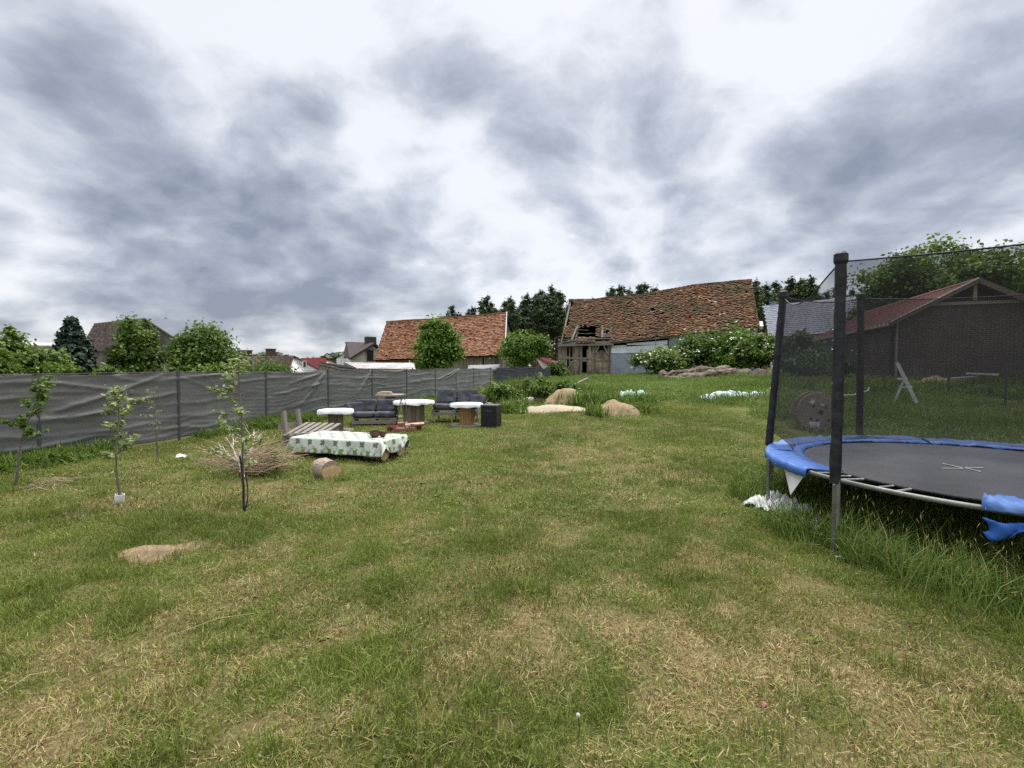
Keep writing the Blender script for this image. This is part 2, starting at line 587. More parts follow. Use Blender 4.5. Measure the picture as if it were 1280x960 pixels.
def clump(name, n, rad, h0, h1, w, lean, lying, m, seed, heads=0.0, curve=0.5):
    g = np.random.default_rng(seed)
    rr = rad * np.sqrt(g.random(n)); th = g.random(n) * 2 * PI
    base = np.stack([rr * np.cos(th), rr * np.sin(th), np.full(n, -0.012)], -1)
    az = g.random(n) * 2 * PI
    hgt = h0 + (h1 - h0) * g.random(n) ** 1.3
    el = PI / 2 - np.abs(g.normal(0, lean, n))
    lie = g.random(n) < lying
    el = np.where(lie, g.uniform(0.05, 0.35, n), np.maximum(el, 0.3))
    hgt = np.where(lie, hgt * .8, hgt)
    d1 = np.stack([np.cos(az) * np.cos(el), np.sin(az) * np.cos(el), np.sin(el)], -1)
    el2 = el - curve * g.random(n) * np.where(lie, 0.3, 1.0)
    d2 = np.stack([np.cos(az) * np.cos(el2), np.sin(az) * np.cos(el2), np.sin(el2)], -1)
    sd = az + PI / 2 + g.normal(0, .5, n)
    side = np.stack([np.cos(sd), np.sin(sd), np.zeros(n)], -1) * (w * (0.6 + 0.8 * g.random(n)))[:, None] / 2
    mid = base + d1 * (hgt * .55)[:, None]
    tip = mid + d2 * (hgt * .45)[:, None]
    V = np.stack([base - side, base + side, mid + side * .85, mid - side * .85, tip], 1).reshape(-1, 3)
    k = np.arange(n) * 5
    q = np.stack([k, k + 1, k + 2, k + 3], -1); t = np.stack([k + 3, k + 2, k + 4], -1)
    r1 = g.random(n); r1 = np.where(lie, r1 * .45, r1 * .8 + .2); r2 = g.random(n)
    rv = np.concatenate([r1, r1]); rv2 = np.concatenate([r2, r2])
    if heads:
        nh = int(n * heads)
        for j in range(nh):
            b0 = len(V); c = tip[j]; dd = d2[j]; sdj = side[j] / np.linalg.norm(side[j]) * w * .55
            L_ = 0.06
            V = np.concatenate([V, [c - dd * .01, c + dd * L_ * .5 + sdj, c + dd * L_, c + dd * L_ * .5 - sdj]])
            q = np.concatenate([q, [[b0, b0 + 1, b0 + 2, b0 + 3]]])
            rv = np.concatenate([rv[:len(q) - 1], [0.02], rv[len(q) - 1:]]); rv2 = np.concatenate([rv2[:len(q) - 1], [0.6], rv2[len(q) - 1:]])
    o = np_mesh(name, V, q, m, rv=rv, tris=t, link=False, extra={'rnd2': ('FACE', rv2)})
    return o


def scatter(name, coll_objs, P, rot, scl, idx, dry, hue, label, cat):
    """one stuff object: clump meshes instanced on points"""
    coll = bpy.data.collections.new(name + '_clumps')
    for o in coll_objs:
        coll.objects.link(o)
    me = bpy.data.meshes.new(name)
    n = len(P)
    me.vertices.add(n); me.vertices.foreach_set('co', np.asarray(P, np.float32).ravel())
    for nm, ty, arr, key in (('rot', 'FLOAT_VECTOR', rot, 'vector'), ('scl', 'FLOAT_VECTOR', scl, 'vector'), ('idx', 'INT', idx, 'value'), ('dry', 'FLOAT', dry, 'value'), ('hue', 'FLOAT', hue, 'value')):
        a = me.attributes.new(nm, ty, 'POINT')
        a.data.foreach_set(key, np.asarray(arr, np.int32 if ty == 'INT' else np.float32).ravel())
    o = bpy.data.objects.new(name, me); COL.objects.link(o)
    tag(o, label, cat, kind='stuff')
    ng = bpy.data.node_groups.new(name, 'GeometryNodeTree')
    ng.interface.new_socket('Geometry', in_out='INPUT', socket_type='NodeSocketGeometry')
    ng.interface.new_socket('Geometry', in_out='OUTPUT', socket_type='NodeSocketGeometry')
    N = ng.nodes; L = ng.links
    gi = N.new('NodeGroupInput'); go = N.new('NodeGroupOutput')
    ci = N.new('GeometryNodeCollectionInfo'); ci.inputs['Collection'].default_value = coll
    ci.inputs['Separate Children'].default_value = True; ci.inputs['Reset Children'].default_value = True
    ip = N.new('GeometryNodeInstanceOnPoints'); ip.inputs['Pick Instance'].default_value = True

    def na(nm, ty):
        k = N.new('GeometryNodeInputNamedAttribute'); k.data_type = ty; k.inputs['Name'].default_value = nm
        return k.outputs['Attribute']
    L.new(gi.outputs[0], ip.inputs['Points']); L.new(ci.outputs[0], ip.inputs['Instance'])
    L.new(na('idx', 'INT'), ip.inputs['Instance Index'])
    L.new(na('rot', 'FLOAT_VECTOR'), ip.inputs['Rotation'])
    L.new(na('scl', 'FLOAT_VECTOR'), ip.inputs['Scale'])
    L.new(ip.outputs[0], go.inputs[0])
    md = o.modifiers.new('scatter', 'NODES'); md.node_group = ng
    return o


GREEN = [(0.0, (.070, .094, .014)), (0.35, (.124, .168, .028)), (0.7, (.190, .235, .044)), (1.0, (.28, .315, .085))]
STRAW = [(0.0, (.17, .110, .044)), (0.4, (.33, .25, .105)), (0.8, (.47, .375, .175)), (1.0, (.54, .46, .26))]
MG = grass_mat('lawn_blade', GREEN, STRAW, bias=0.0)
MT = grass_mat('tall_blade', [(0.0, (.060, .098, .015)), (0.4, (.115, .178, .030)), (0.75, (.175, .245, .052)), (1.0, (.25, .31, .10))], STRAW, bias=0.0, trans=0.3)


def pts(xr, yr, dens, keep=None):
    n = int((xr[1] - xr[0]) * (yr[1] - yr[0]) * dens)
    x = rng.uniform(*xr, n); y = rng.uniform(*yr, n)
    if keep is not None:
        k = keep(x, y); x, y = x[k], y[k]
    return x, y


def field(name, clumps, x, y, s0, s1, label, cat, dry=None, hue=None, tilt=0.12, zs=None):
    n = len(x)
    P = np.stack([x, y, gz(x, y)], -1)
    rot = np.stack([rng.normal(0, tilt, n), rng.normal(0, tilt, n), rng.random(n) * 2 * PI], -1)
    s = s0 + (s1 - s0) * rng.random(n)
    zsc = s if zs is None else s * zs
    scl = np.stack([s, s, zsc], -1)
    idx = rng.integers(0, len(clumps), n)
    if dry is None: dry = dirt_fn(x, y)
    if hue is None: hue = np.clip(fbm(x * .9 + 30, y * .9, 3) * 1.6 - .3 + rng.normal(0, .12, n), 0, 1)
    return scatter(name, clumps, P, rot, scl, idx, dry, hue, label, cat)


def in_view(x, y, m=0.35):
    return (np.abs(x) < 1.07 * y + m + 0.12 * y) & (y > 1.2)


def tramp_d(x, y): return np.hypot(x - TC.x, y - TC.y)


def lush(x, y):
    """rank uncut growth: under and round the trampoline"""
    d = tramp_d(x, y)
    return d + 0.5 * (fbm(x * 1.3, y * 1.3, 3) - .5) + np.where(y < TC.y, 0.0, .0)


BARE = [(*_g(200, 689), .30), (*_g(1060, 676), .22)]


def not_bare(x, y):
    k = np.ones(len(x), bool)
    for bx, by, br in BARE:
        k &= (np.hypot((x - bx), (y - by) * 1.0) > br * (0.75 + .5 * vn(x * 9, y * 9))) | (rng.random(len(x)) < .5)
    return k


lawn_near = [clump('lawn_clump_%d' % i, 110, .115, .018, .075, .0036, .6, .42, MG, 100 + i, curve=.9) for i in range(10)]
x, y = pts((-7.5, 7.5), (1.2, 5.2), 210, lambda x, y: in_view(x, y) & (fence_d(x, y) > .1))
k = not_bare(x, y) & (rng.random(len(x)) < 1.0 - .2 * dirt_fn(x, y)); x, y = x[k], y[k]
zs = .45 + 1.3 * fbm(x * 1.6 + 7, y * 1.6, 3) * (1.2 - dirt_fn(x, y))
field('lawn_grass', lawn_near, x, y, .75, 1.35, 'short patchy lawn grass mixed with dry straw blades', 'grass', zs=zs)

lawn_mid = [clump('mid_clump_%d' % i, 90, .20, .025, .08, .0062, .55, .35, MG, 200 + i, curve=.9) for i in range(6)]
x, y = pts((-9, 12), (5.2, 18), 55, lambda x, y: in_view(x, y) & (fence_d(x, y) > .05) & ((y < 17.6) | (x < 1.5)) & ((x < 6.5) | (y < 8)))
k = not_bare(x, y); x, y = x[k], y[k]
zs = .55 + .7 * fbm(x * .8 + 7, y * .8, 3)
field('mown_grass', lawn_mid, x, y, .8, 1.4, 'mown green lawn farther out in the garden', 'grass', zs=zs)

lawn_far = [clump('far_clump_%d' % i, 60, .38, .035, .09, .014, .5, .25, MG, 300 + i, curve=.9) for i in range(4)]
x, y = pts((-8, 2), (15, 32), 14, lambda x, y: in_view(x, y) & (fence_d(x, y) > .05))
field('far_lawn_grass', lawn_far, x, y, .8, 1.4, 'mown lawn strip running along the far end of the screen fence', 'grass', dry=dirt_fn(x, y) * .7)

tuft = [clump('tuft_%d' % i, 70, .13, .07, .20, .006, .45, .1, MG, 400 + i, curve=1.0) for i in range(4)]
x, y = pts((-6, 6), (1.4, 8.5), 9, lambda x, y: in_view(x, y) & (fence_d(x, y) > .3) & (fbm(x * 1.2 + 50, y * 1.2, 3) > .53) & (dirt_fn(x, y) < .5))
X = [x]; Y = [y]
for (px, py, r_, n) in [(20, 748, .16, 26), (470, 835, .18, 14), (300, 800, .2, 12), (650, 905, .16, 8), (180, 660, .28, 30), (215, 655, .22, 22), (155, 768, .10, 12), (470, 745, .12, 8), (740, 880, .12, 6),
                        (270, 650, .35, 24), (330, 655, .3, 20), (880, 725, .15, 8), (1140, 845, .3, 14), (700, 560, .6, 20), (930, 605, .5, 40), (870, 590, .5, 26), (245, 920, .2, 14), (545, 925, .15, 10)]:
    cx, cy = _g(px, py)
    X.append(rng.normal(cx, r_, n)); Y.append(rng.normal(cy, r_, n))
x = np.concatenate(X); y = np.concatenate(Y)
k = y > 1.35; x, y = x[k], y[k]
field('grass_tufts', tuft, x, y, .45, .90, 'darker longer grass tufts standing out of the short lawn', 'grass', dry=rng.uniform(.05, .3, len(x)), hue=rng.uniform(.15, .85, len(x)))

ros = []
for i in range(4):
    g_ = np.random.default_rng(900 + i); m_ = 9
    az = np.arange(m_) / m_ * 2 * PI + g_.normal(0, .25, m_); ln = .05 + .05 * g_.random(m_)
    d_ = np.stack([np.cos(az), np.sin(az), .25 + .25 * g_.random(m_)], -1); sd_ = np.stack([-np.sin(az), np.cos(az), az * 0], -1) * (.011 + .008 * g_.random(m_))[:, None]
    b_ = np.zeros((m_, 3)); mid_ = d_ * (ln * .55)[:, None]; tip_ = d_ * ln[:, None] * np.array([1, 1, .75])
    V_ = np.stack([b_ - sd_ * .2, b_ + sd_ * .2, mid_ + sd_, mid_ - sd_, tip_], 1).reshape(-1, 3); k_ = np.arange(m_) * 5
    q_ = np.stack([k_, k_ + 1, k_ + 2, k_ + 3], -1); t_ = np.stack([k_ + 3, k_ + 2, k_ + 4], -1); r_ = g_.random(m_)
    ros.append(np_mesh('rosette_%d' % i, V_, q_, MG, rv=np.full(2 * m_, .9), tris=t_, link=False, extra={'rnd2': ('FACE', np.concatenate([r_, r_]))}))
x, y = pts((-8, 8), (2.6, 9), 9, lambda x, y: in_view(x, y) & (fence_d(x, y) > .2) & (fbm(x * .8 + 90, y * .8, 2) > .45))
field('broadleaf_weeds', ros, x, y, .35, .8, 'low leaf rosettes of plantain and dandelion scattered through the lawn', 'weeds', dry=rng.uniform(0, .3, len(x)), hue=rng.uniform(.0, .5, len(x)))

tall = [clump('tall_clump_%d' % i, 60, .16, .18, .52, .0075, .38, .06, MT, 500 + i, heads=.035, curve=1.1) for i in range(5)]
FO = ground(974, 640)
x, y = pts((1.8, 9.5), (2.2, 9.0), 56, lambda x, y: in_view(x, y, .6) & (lush(x, y) < 2.25 + .35 * (x - 3)) & ~((x < 2.75) & (y < 4.1)) & ((np.hypot(x - FO.x, y - FO.y) > .46) | (rng.random(len(x)) < .2)))
dT = tramp_d(x, y)
zs = np.where(dT < 1.85, .85, .95) * (0.55 + .75 * fbm(x * 1.1, y * 1.1 + 5, 3)) * np.where((x > 4) & (y < 2.9), .75, 1)
zs = np.where(dT < 1.9, np.minimum(zs, .95), zs)
field('rank_grass', tall, x, y, .75, 1.1, 'tall uncut grass with seed heads growing under and around the trampoline', 'grass', dry=rng.uniform(0, .22, len(x)), zs=zs, hue=np.clip(rng.normal(.5, .22, len(x)), 0, 1))

stalk = [clump('stalk_clump_%d' % i, 14, .12, .45, .80, .0065, .30, .0, MT, 550 + i, heads=.45, curve=.9) for i in range(3)]
a_ = rng.uniform(R(196), R(262), 90); r_ = TR + np.abs(rng.normal(.05, .28, 90)); x = TC.x + r_ * np.cos(a_); y = TC.y + r_ * np.sin(a_)
k = in_view(x, y, .6) & ~((x < 2.8) & (y < 4.0)) & (np.hypot(x - FO.x, y - FO.y) > .3); x, y = x[k], y[k]
field('grass_stalks', stalk, x, y, .48, .78, 'tall flowering grass stalks standing in front of the trampoline frame', 'grass', dry=rng.uniform(.05, .45, len(x)), hue=rng.uniform(.4, 1, len(x)))

mead = [clump('meadow_clump_%d' % i, 85, .42, .12, .38, .016, .36, .05, MT, 600 + i, heads=.02, curve=1.0) for i in range(5)]
x, y = pts((-1.5, 34), (8, 46), 7.0, lambda x, y: in_view(x, y, 1.5) & ((y > 16.0 + 1.2 * vn(x, y)) | (x > 6.3 + vn(x * .7, y)) & (y > 8)) & (x > np.interp(y, [14, 30, 34, 46], [1.0, -.6, 1.8, 3.2])))
zs = (.35 + .9 * fbm(x * .35, y * .35 + 9, 3)) * np.where((y < 20) & (x < 6.5), .6, 1.0)
field('meadow_grass', mead, x, y, .8, 1.3, 'long green meadow grass in front of the ruined barn and brick building', 'grass', dry=rng.uniform(0, .18, len(x)), zs=zs, hue=np.clip(fbm(x * .3, y * .3, 3) * 1.7 - .3 + rng.normal(0, .1, len(x)), 0, 1))
x, y = pts((-40, 8), (8, 70), 1.6, lambda x, y: in_view(x, y, 3) & ((fence_d(x, y) < -1) | (y > 34)))
field('rough_grass', mead, x, y, 1.0, 1.5, 'rough long grass on the plots beyond the screen fence', 'grass', dry=rng.uniform(0, .2, len(x)))

# strip of weeds along the fence foot
weed = [clump('weed_%d' % i, 70, .2, .10, .40, .026, .5, .0, MT, 700 + i, curve=1.3) for i in range(4)]
t = rng.uniform(-5, 24.5, 1500); off = np.abs(rng.normal(.10, .22, 1500)) + .04
x = FA.x + FDIR.x * t + FN.x * off; y = FA.y + FDIR.y * t + FN.y * off
k = (fbm(t * .5, t * 0 + 2, 3) + rng.normal(0, .08, len(t)) > .40); x, y, t, off = x[k], y[k], t[k], off[k]
zs = (.45 + .9 * fbm(t * .55 + 60, t * 0, 3)) * np.clip(1.2 - off, .4, 1)
field('weeds', weed, x, y, .6, 1.1, 'leafy green weeds growing along the foot of the screen fence', 'weeds', dry=rng.uniform(0, .12, len(x)), zs=zs, hue=rng.uniform(.1, .8, len(x)))

# ================================================================== TREES AND SHRUBS
def leaf_quads(C, out_dir, size, up=0.35, aspect=1.6, spread=1.0):
    n = len(C)
    nrm = out_dir * (1 - up) + rng.normal(0, .55 * spread, (n, 3)); nrm[:, 2] += up
    nrm /= np.linalg.norm(nrm, axis=1)[:, None] + 1e-9
    a = rng.normal(0, 1, (n, 3)); u = np.cross(nrm, a); u /= np.linalg.norm(u, axis=1)[:, None] + 1e-9
    v = np.cross(nrm, u)
    s = (np.asarray(size) * (.6 + .8 * rng.random(n)))[:, None]
    V = np.stack([C - u * s * aspect * .5, C - v * s * .5 + nrm * s * .08, C + u * s * aspect * .5, C + v * s * .5 + nrm * s * .08], 1).reshape(-1, 3)
    q = np.arange(n * 4).reshape(n, 4)
    return V, q


def crown_points(lobes, n, clusters, crad, shell=.55):
    """lobes: (cx, cy, cz, rx, ry, rz). leaf clumps seated near the lobe surface, with gaps between"""
    vol = np.array([l[3] * l[4] * l[5] for l in lobes]) ** .7; vol /= vol.sum()
    cc = []; cd = []; cr = []
    for _ in range(clusters):
        l = lobes[rng.choice(len(lobes), p=vol)]
        d = rng.normal(0, 1, 3); d /= np.linalg.norm(d)
        if d[2] < -.5: d[2] *= -.6
        r = shell + (1.08 - shell) * rng.random() ** .7
        cc.append([l[0] + d[0] * l[3] * r, l[1] + d[1] * l[4] * r, l[2] + d[2] * l[5] * r]); cd.append(d); cr.append(rng.random())
    cc = np.array(cc); cd = np.array(cd); cr = np.array(cr)
    w = rng.integers(0, clusters, n)
    C = cc[w] + rng.normal(0, 1, (n, 3)) * crad * np.array([1, 1, .7]) * (.6 + .8 * cr[w])[:, None]
    return C, cd[w], cr[w]


def tree(name, label, cat, base, height, lobes, n, clusters, crad, leaf, lm, bark, trunk_r=.12, trunk_top=.5, group=None, flowers=None, fm=None, aspect=1.5, limbs=4):
    """lobes in metres relative to the base"""
    t = thing(name, label, cat, base, 0, group)
    mb = MB()
    top = Vector((lobes[0][0] * .5, lobes[0][1] * .5, height * trunk_top))
    mb.tube([(0, 0, -.15), (.03, .02, height * .15), (.05 + top.x * .4, top.y * .5, height * trunk_top * .6), top], [trunk_r * 1.3, trunk_r, trunk_r * .8, trunk_r * .55], 8)
    for k in range(limbs):
        l = lobes[k % len(lobes)]
        a = Vector((top.x * .4, top.y * .4, height * trunk_top * rnd.uniform(.45, .9)))
        b = Vector((l[0] + rnd.uniform(-.5, .5) * l[3], l[1] + rnd.uniform(-.5, .5) * l[4], l[2] + rnd.uniform(-.1, .6) * l[5]))
        m_ = a.lerp(b, .5) + Vector((rnd.uniform(-.1, .1), rnd.uniform(-.1, .1), .1 * height * .3))
        mb.tube([a, m_, b], [trunk_r * .5, trunk_r * .35, trunk_r * .12], 6)
    mb.build('trunk', bark, t)
    C, d, cr = crown_points(lobes, n, clusters, crad)
    V, q = leaf_quads(C, d, leaf, aspect=aspect)
    rv = np.clip(cr * .55 + rng.random(n) * .45, 0, 1)
    np_mesh('crown', V, q, lm, t, rv)
    if flowers:
        C, d, cr = crown_points(lobes, flowers * 3, max(8, flowers // 2), crad * .30, shell=1.05); C = C + d * crad * .9; flowers *= 3
        d[:, 2] = np.abs(d[:, 2]) + .3
        V, q = leaf_quads(C, d, .15, up=.6, aspect=1.0, spread=.4)
        np_mesh('blossoms', V, q, fm, t, rng.random(flowers))
    return t


BARK = mat('bark', (.06, .045, .032), (.16, .125, .09), 9, .95, .6, (1, 1, .25))
BARKP = mat('pine_bark', (.10, .055, .035), (.24, .15, .10), 5, .95, .5, (1, 1, .25))
L_MID = leaf_mat('leaves_mid', [(0, (.032, .062, .012)), (.5, (.082, .145, .025)), (1, (.18, .255, .052))])
L_BRT = leaf_mat('leaves_bright', [(0, (.045, .085, .014)), (.5, (.105, .175, .030)), (1, (.20, .28, .06))])
L_DRK = leaf_mat('leaves_dark', [(0, (.014, .034, .009)), (.5, (.032, .068, .015)), (1, (.075, .13, .028))])
L_BUSH = leaf_mat('leaves_elder', [(0, (.026, .055, .010)), (.5, (.085, .15, .025)), (1, (.23, .30, .07))])
L_FRESH = leaf_mat('leaves_fresh', [(0, (.035, .080, .011)), (.5, (.085, .165, .020)), (1, (.18, .28, .042))])
L_SPR = leaf_mat('needles_spruce', [(0, (.010, .022, .014)), (.5, (.022, .045, .028)), (1, (.05, .085, .045))], trans=.1)
L_PIN = leaf_mat('needles_pine', [(0, (.026, .044, .018)), (.5, (.055, .085, .034)), (1, (.11, .15, .06))], trans=.1)
L_SAP = leaf_mat('leaves_sapling', [(0, (.13, .18, .07)), (.5, (.26, .32, .14)), (1, (.44, .48, .27))])
FLOWER = mat('elder_flower', (.55, .55, .42), (.80, .80, .66), 20, .8, 0)


def place(px, D, dz=0.0):
    x = (px - 640) / FPX * D
    return Vector((x, D, float(gz(x, D)) + dz))


def zat(py, D, px=640):
    return at(px, py, D).z


LS, LN = .62, 2.3      # leaf size and count against the first estimate


def shrub_at(name, label, cat, px0, px1, top, D, lm, n=2500, leaf=.17, clusters=60, nl=5, group=None, flowers=None, low=.0, depth=.8, crad=.2):
    b = place((px0 + px1) / 2, D)
    wd = (px1 - px0) / FPX * D
    h = zat(top, D) - b.z
    lobes = [(0, 0, h * .60, wd * .36, wd * .36 * depth, h * .40)]
    for k in range(nl):
        a = 2 * PI * k / nl + rnd.uniform(-.4, .4)
        lobes.append((math.cos(a) * wd * .27, math.sin(a) * wd * .27 * depth, h * rnd.uniform(.30 + low, .62), wd * rnd.uniform(.19, .26), wd * .22 * depth, h * rnd.uniform(.22, .32)))
    return tree(name, label, cat, b, h, lobes, int(n * LN), int(clusters * 1.3), crad * wd * .36, leaf * LS, lm, BARK, .035 * wd, .5, group, flowers, FLOWER)


# broad trees
shrub_at('broadleaf_tree', 'round bushy dark green tree behind the screen fence, right of the old dark roofed house', 'tree', 218, 302, 408, 26, L_MID, 6500, .19, 130, 6)
shrub_at('broadleaf_tree', 'loose tall green tree in front of the old dark hipped house roof', 'tree', 140, 202, 392, 25, L_MID, 4600, .18, 90, 5, low=-.08)
shrub_at('broadleaf_tree', 'small light green tree at the left end of the row behind the screen fence', 'tree', -22, 36, 409, 22, L_BRT, 3500, .17, 80, 5)
for (a, b_, tp, D, lab) in [(-40, 30, 434, 15, 'pale green shrub below the small tree at the far left behind the screen fence'), (22, 90, 432, 16, 'wide yellow green shrub at the foot of the dark spruce'),
                            (116, 152, 453, 15, 'little yellow green shrub just above the fence top, right of the spruce'), (206, 240, 452, 15.5, 'small bright shrub under the left side of the round bushy tree'),
                            (240, 292, 450, 16, 'low bright shrub under the right side of the round bushy tree'), (300, 372, 451, 30, 'low green bush in front of the brown tiled cottage with two chimneys')]:
    shrub_at('shrub', lab, 'shrub', a, b_, tp, D, L_BRT if D < 20 else L_MID, 2300, .13, 55, 5, low=.15, group='shrubs just beyond the screen fence')
shrub_at('broadleaf_tree', 'egg shaped fresh green tree in front of the orange tiled barn', 'tree', 516, 578, 399, 35, L_FRESH, 6500, .22, 120, 6)
shrub_at('broadleaf_tree', 'bright green bushy tree beside the right gable of the orange tiled barn', 'tree', 628, 684, 411, 41, L_FRESH, 5000, .24, 100, 6)
shrub_at('shrub', 'low green bush at the left corner of the boarded ruined barn', 'shrub', 680, 712, 452, 42, L_MID, 1500, .2, 40, 4)

# elder bushes against the ruined barn
for (a, b_, tp, D, nf, lab) in [(792, 862, 438, 38, 170, 'elder bush full of white blossom against the grey barn wall, left of its row'), (842, 918, 415, 38, 110, 'large dark elder bush with few blossoms in the middle of the barn wall'),
                               (895, 958, 407, 36, 50, 'tallest fresh green elder bush at the right corner of the ruined barn'), (920, 980, 420, 31, 120, 'yellowish elder bush with white blossom beside the net of the trampoline')]:
    shrub_at('elder_bush', lab, 'bush', a, b_, tp, D, L_FRESH if D == 36 else L_BUSH, 4200, .24, 90, 6, group='elder bushes by the ruined barn', flowers=nf)
shrub_at('lilac_bush', 'dark bush behind the net in front of the grey roofed house', 'bush', 976, 1022, 414, 29, L_DRK, 3600, .2, 80, 6)
shrub_at('shrub', 'rank dark green growth at the foot of the brick wall seen through the net', 'shrub', 976, 1060, 440, 23, L_DRK, 2600, .16, 60, 6)

# big limes behind the brick building
for (px, tp, D, wd, lab, hz) in [(1165, 305, 33, 8.6, 'large spreading broadleaf tree rising behind the brick building', .62), (1318, 298, 31, 9.0, 'second large broadleaf tree behind the right end of the brick building', .62),
                                 (1108, 345, 36, 4.6, 'smaller dark tree leaning out left of the large tree behind the brick building', .6)]:
    b = place(px, D); h = zat(tp, D) - b.z
    lobes = [(0, 0, h * hz, wd * .33, wd * .33, h * .36)]
    for k in range(9):
        a = 2 * PI * k / 9 + rnd.uniform(-.3, .3)
        lobes.append((math.cos(a) * wd * .34, math.sin(a) * wd * .34, h * rnd.uniform(.42, .80), wd * rnd.uniform(.14, .22), wd * .2, h * rnd.uniform(.10, .17)))
    tree('broadleaf_tree', lab, 'tree', b, h, lobes, 24000, 300, .38, .165, L_MID if wd > 5 else L_DRK, BARK, .28, .5, 'large trees behind the brick building', limbs=9)

for (a, b_, tp, D, lab) in [(606, 652, 478, 17.2, 'low dense weedy bush on the left side of the rubble mound'), (648, 694, 472, 18.2, 'low weedy bush in the middle of the rubble mound'), (690, 722, 476, 18.6, 'small weedy bush beside the charred beam on the mound')]:
    shrub_at('weed_bush', lab, 'bush', a, b_, tp, D, L_MID, 1300, .13, 40, 5, low=.0, depth=1.0)
# spruce
b = place(92, 23); h = zat(391, 23) - b.z
sp = thing('spruce', 'dark blue green pointed spruce behind the screen fence, left of the old house', 'tree', b)
MB().tube([(0, 0, -.1), (0, 0, h * .97)], [.1, .015], 7).build('trunk', BARK, sp)
n = 5200
zf = rng.random(n) ** 1.5
lay = np.floor(zf * 13) / 13
ang = rng.random(n) * 2 * PI
armid = np.floor(ang / (2 * PI) * 9)
rmax = (1 - lay) * 1.75 * (.72 + .5 * ((armid * 7.3 + lay * 31) % 1)) + .08
rr = rmax * rng.random(n) ** .6
ang = (armid + .5 + rng.normal(0, .2, n)) / 9 * 2 * PI + lay * 5
C = np.stack([rr * np.cos(ang), rr * np.sin(ang), h * (.06 + lay * .92) - rr * .22 + rng.normal(0, .07, n)], -1)
d = np.stack([np.cos(ang), np.sin(ang), np.full(n, .4)], -1)
V, q = leaf_quads(C, d, .15, aspect=2.2)
np_mesh('crown', V, q, L_SPR, sp, rng.random(n) * .6 + .4 * lay)


# pines: three shapes, copied
def make_pine(seed, name='pine_tree'):
    g = np.random.default_rng(seed)
    t = thing(name, '', 'tree')
    h = 16.0
    bend = g.normal(0, .25)
    tp = [(0, 0, -.3), (.1 * bend, 0, 4), (bend * .6, 0, 9), (bend, .1, 13), (bend, .1, h - .3)]
    MB().tube(tp, [.20, .17, .14, .09, .03], 7).build('trunk', BARKP, t)
    c0 = .46 + .12 * g.random()
    Cs = []; Ds = []; rv = []
    nb = 30
    for k in range(nb):
        f = c0 + (1 - c0) * (k + .5) / nb
        a = g.random() * 2 * PI
        ln = (2.3 * (1 - ((f - c0) / (1 - c0)) ** 1.6) + .45) * (.55 + .6 * g.random())
        rise = .15 + .5 * (f - c0)
        for j in range(4):
            u = (j + 1.0) / 4
            c = np.array([bend * f + math.cos(a) * ln * u, math.sin(a) * ln * u, h * f + ln * u * rise])
            m_ = 17
            Cs.append(c + g.normal(0, 1, (m_, 3)) * np.array([.27, .27, .13]) * (.7 + .4 * u)); Ds.append(np.tile([math.cos(a) * .4, math.sin(a) * .4, .8], (m_, 1)))
            rv.append(np.clip(g.random(m_) * .6 + .4 * g.random(), 0, 1))
    m_ = 40
    Cs.append(np.array([bend, .1, h - .2]) + g.normal(0, 1, (m_, 3)) * np.array([.16, .16, .55])); Ds.append(np.tile([0, 0, 1.0], (m_, 1))); rv.append(g.random(m_))
    C = np.concatenate(Cs); V, q = leaf_quads(C, np.concatenate(Ds), .20, aspect=2.6)
    np_mesh('crown', V, q, L_PIN, t, np.concatenate(rv))
    return t


pines = [make_pine(s) for s in (1, 2, 3, 4)]
used = set()
PROF = [(545, 400), (562, 392), (568, 384), (576, 394), (590, 386), (600, 378), (607, 372), (616, 380), (630, 378), (640, 374), (652, 376), (660, 370), (676, 366), (690, 360), (703, 366), (712, 380), (730, 378), (742, 376), (757, 366), (764, 362),
        (774, 360), (784, 364), (800, 358), (806, 357), (818, 362), (835, 372), (860, 372), (935, 360), (942, 353), (956, 358), (972, 354), (986, 350), (1000, 352), (1010, 349), (1018, 360), (1030, 366), (1048, 360), (1062, 364), (1076, 372), (1100, 372)]
spots = []
for (px, tp) in PROF:
    spots.append((px + rnd.uniform(-2, 2), tp, rnd.uniform(82, 92)))
for k in range(52):
    px = rnd.uniform(584, 720); spots.append((px, np.interp(px, [p[0] for p in PROF], [p[1] for p in PROF]) + rnd.uniform(2, 20), rnd.uniform(78, 108)))
for k in range(30):
    px = rnd.uniform(936, 1095); spots.append((px, np.interp(px, [p[0] for p in PROF], [p[1] for p in PROF]) + rnd.uniform(2, 18), rnd.uniform(78, 108)))
for i, (px, tp, D) in enumerate(spots):
    k = i % 4
    o = pines[k] if k not in used else copy_tree(pines[k])
    used.add(k)
    b = place(px, D, -.3); h = zat(tp, D) - b.z
    s = h / 16.0
    o.location = b; o.scale = (s * rnd.uniform(.85, 1.1), s * rnd.uniform(.85, 1.1), s); o.rotation_euler = (0, 0, rnd.uniform(0, 6.28))
    if px < 722: o['label'] = 'tall dark pine with bare trunk standing in the wood between the two tiled barns'; o['group'] = 'pines between the two barns'
    elif px < 900: o['label'] = 'dark pine whose top peeks over the ridge of the ruined barn'; o['group'] = 'pines behind the ruined barn'
    else: o['label'] = 'dark pine behind the grey roofed house to the right of the ruined barn'; o['group'] = 'pines behind the grey roofed house'


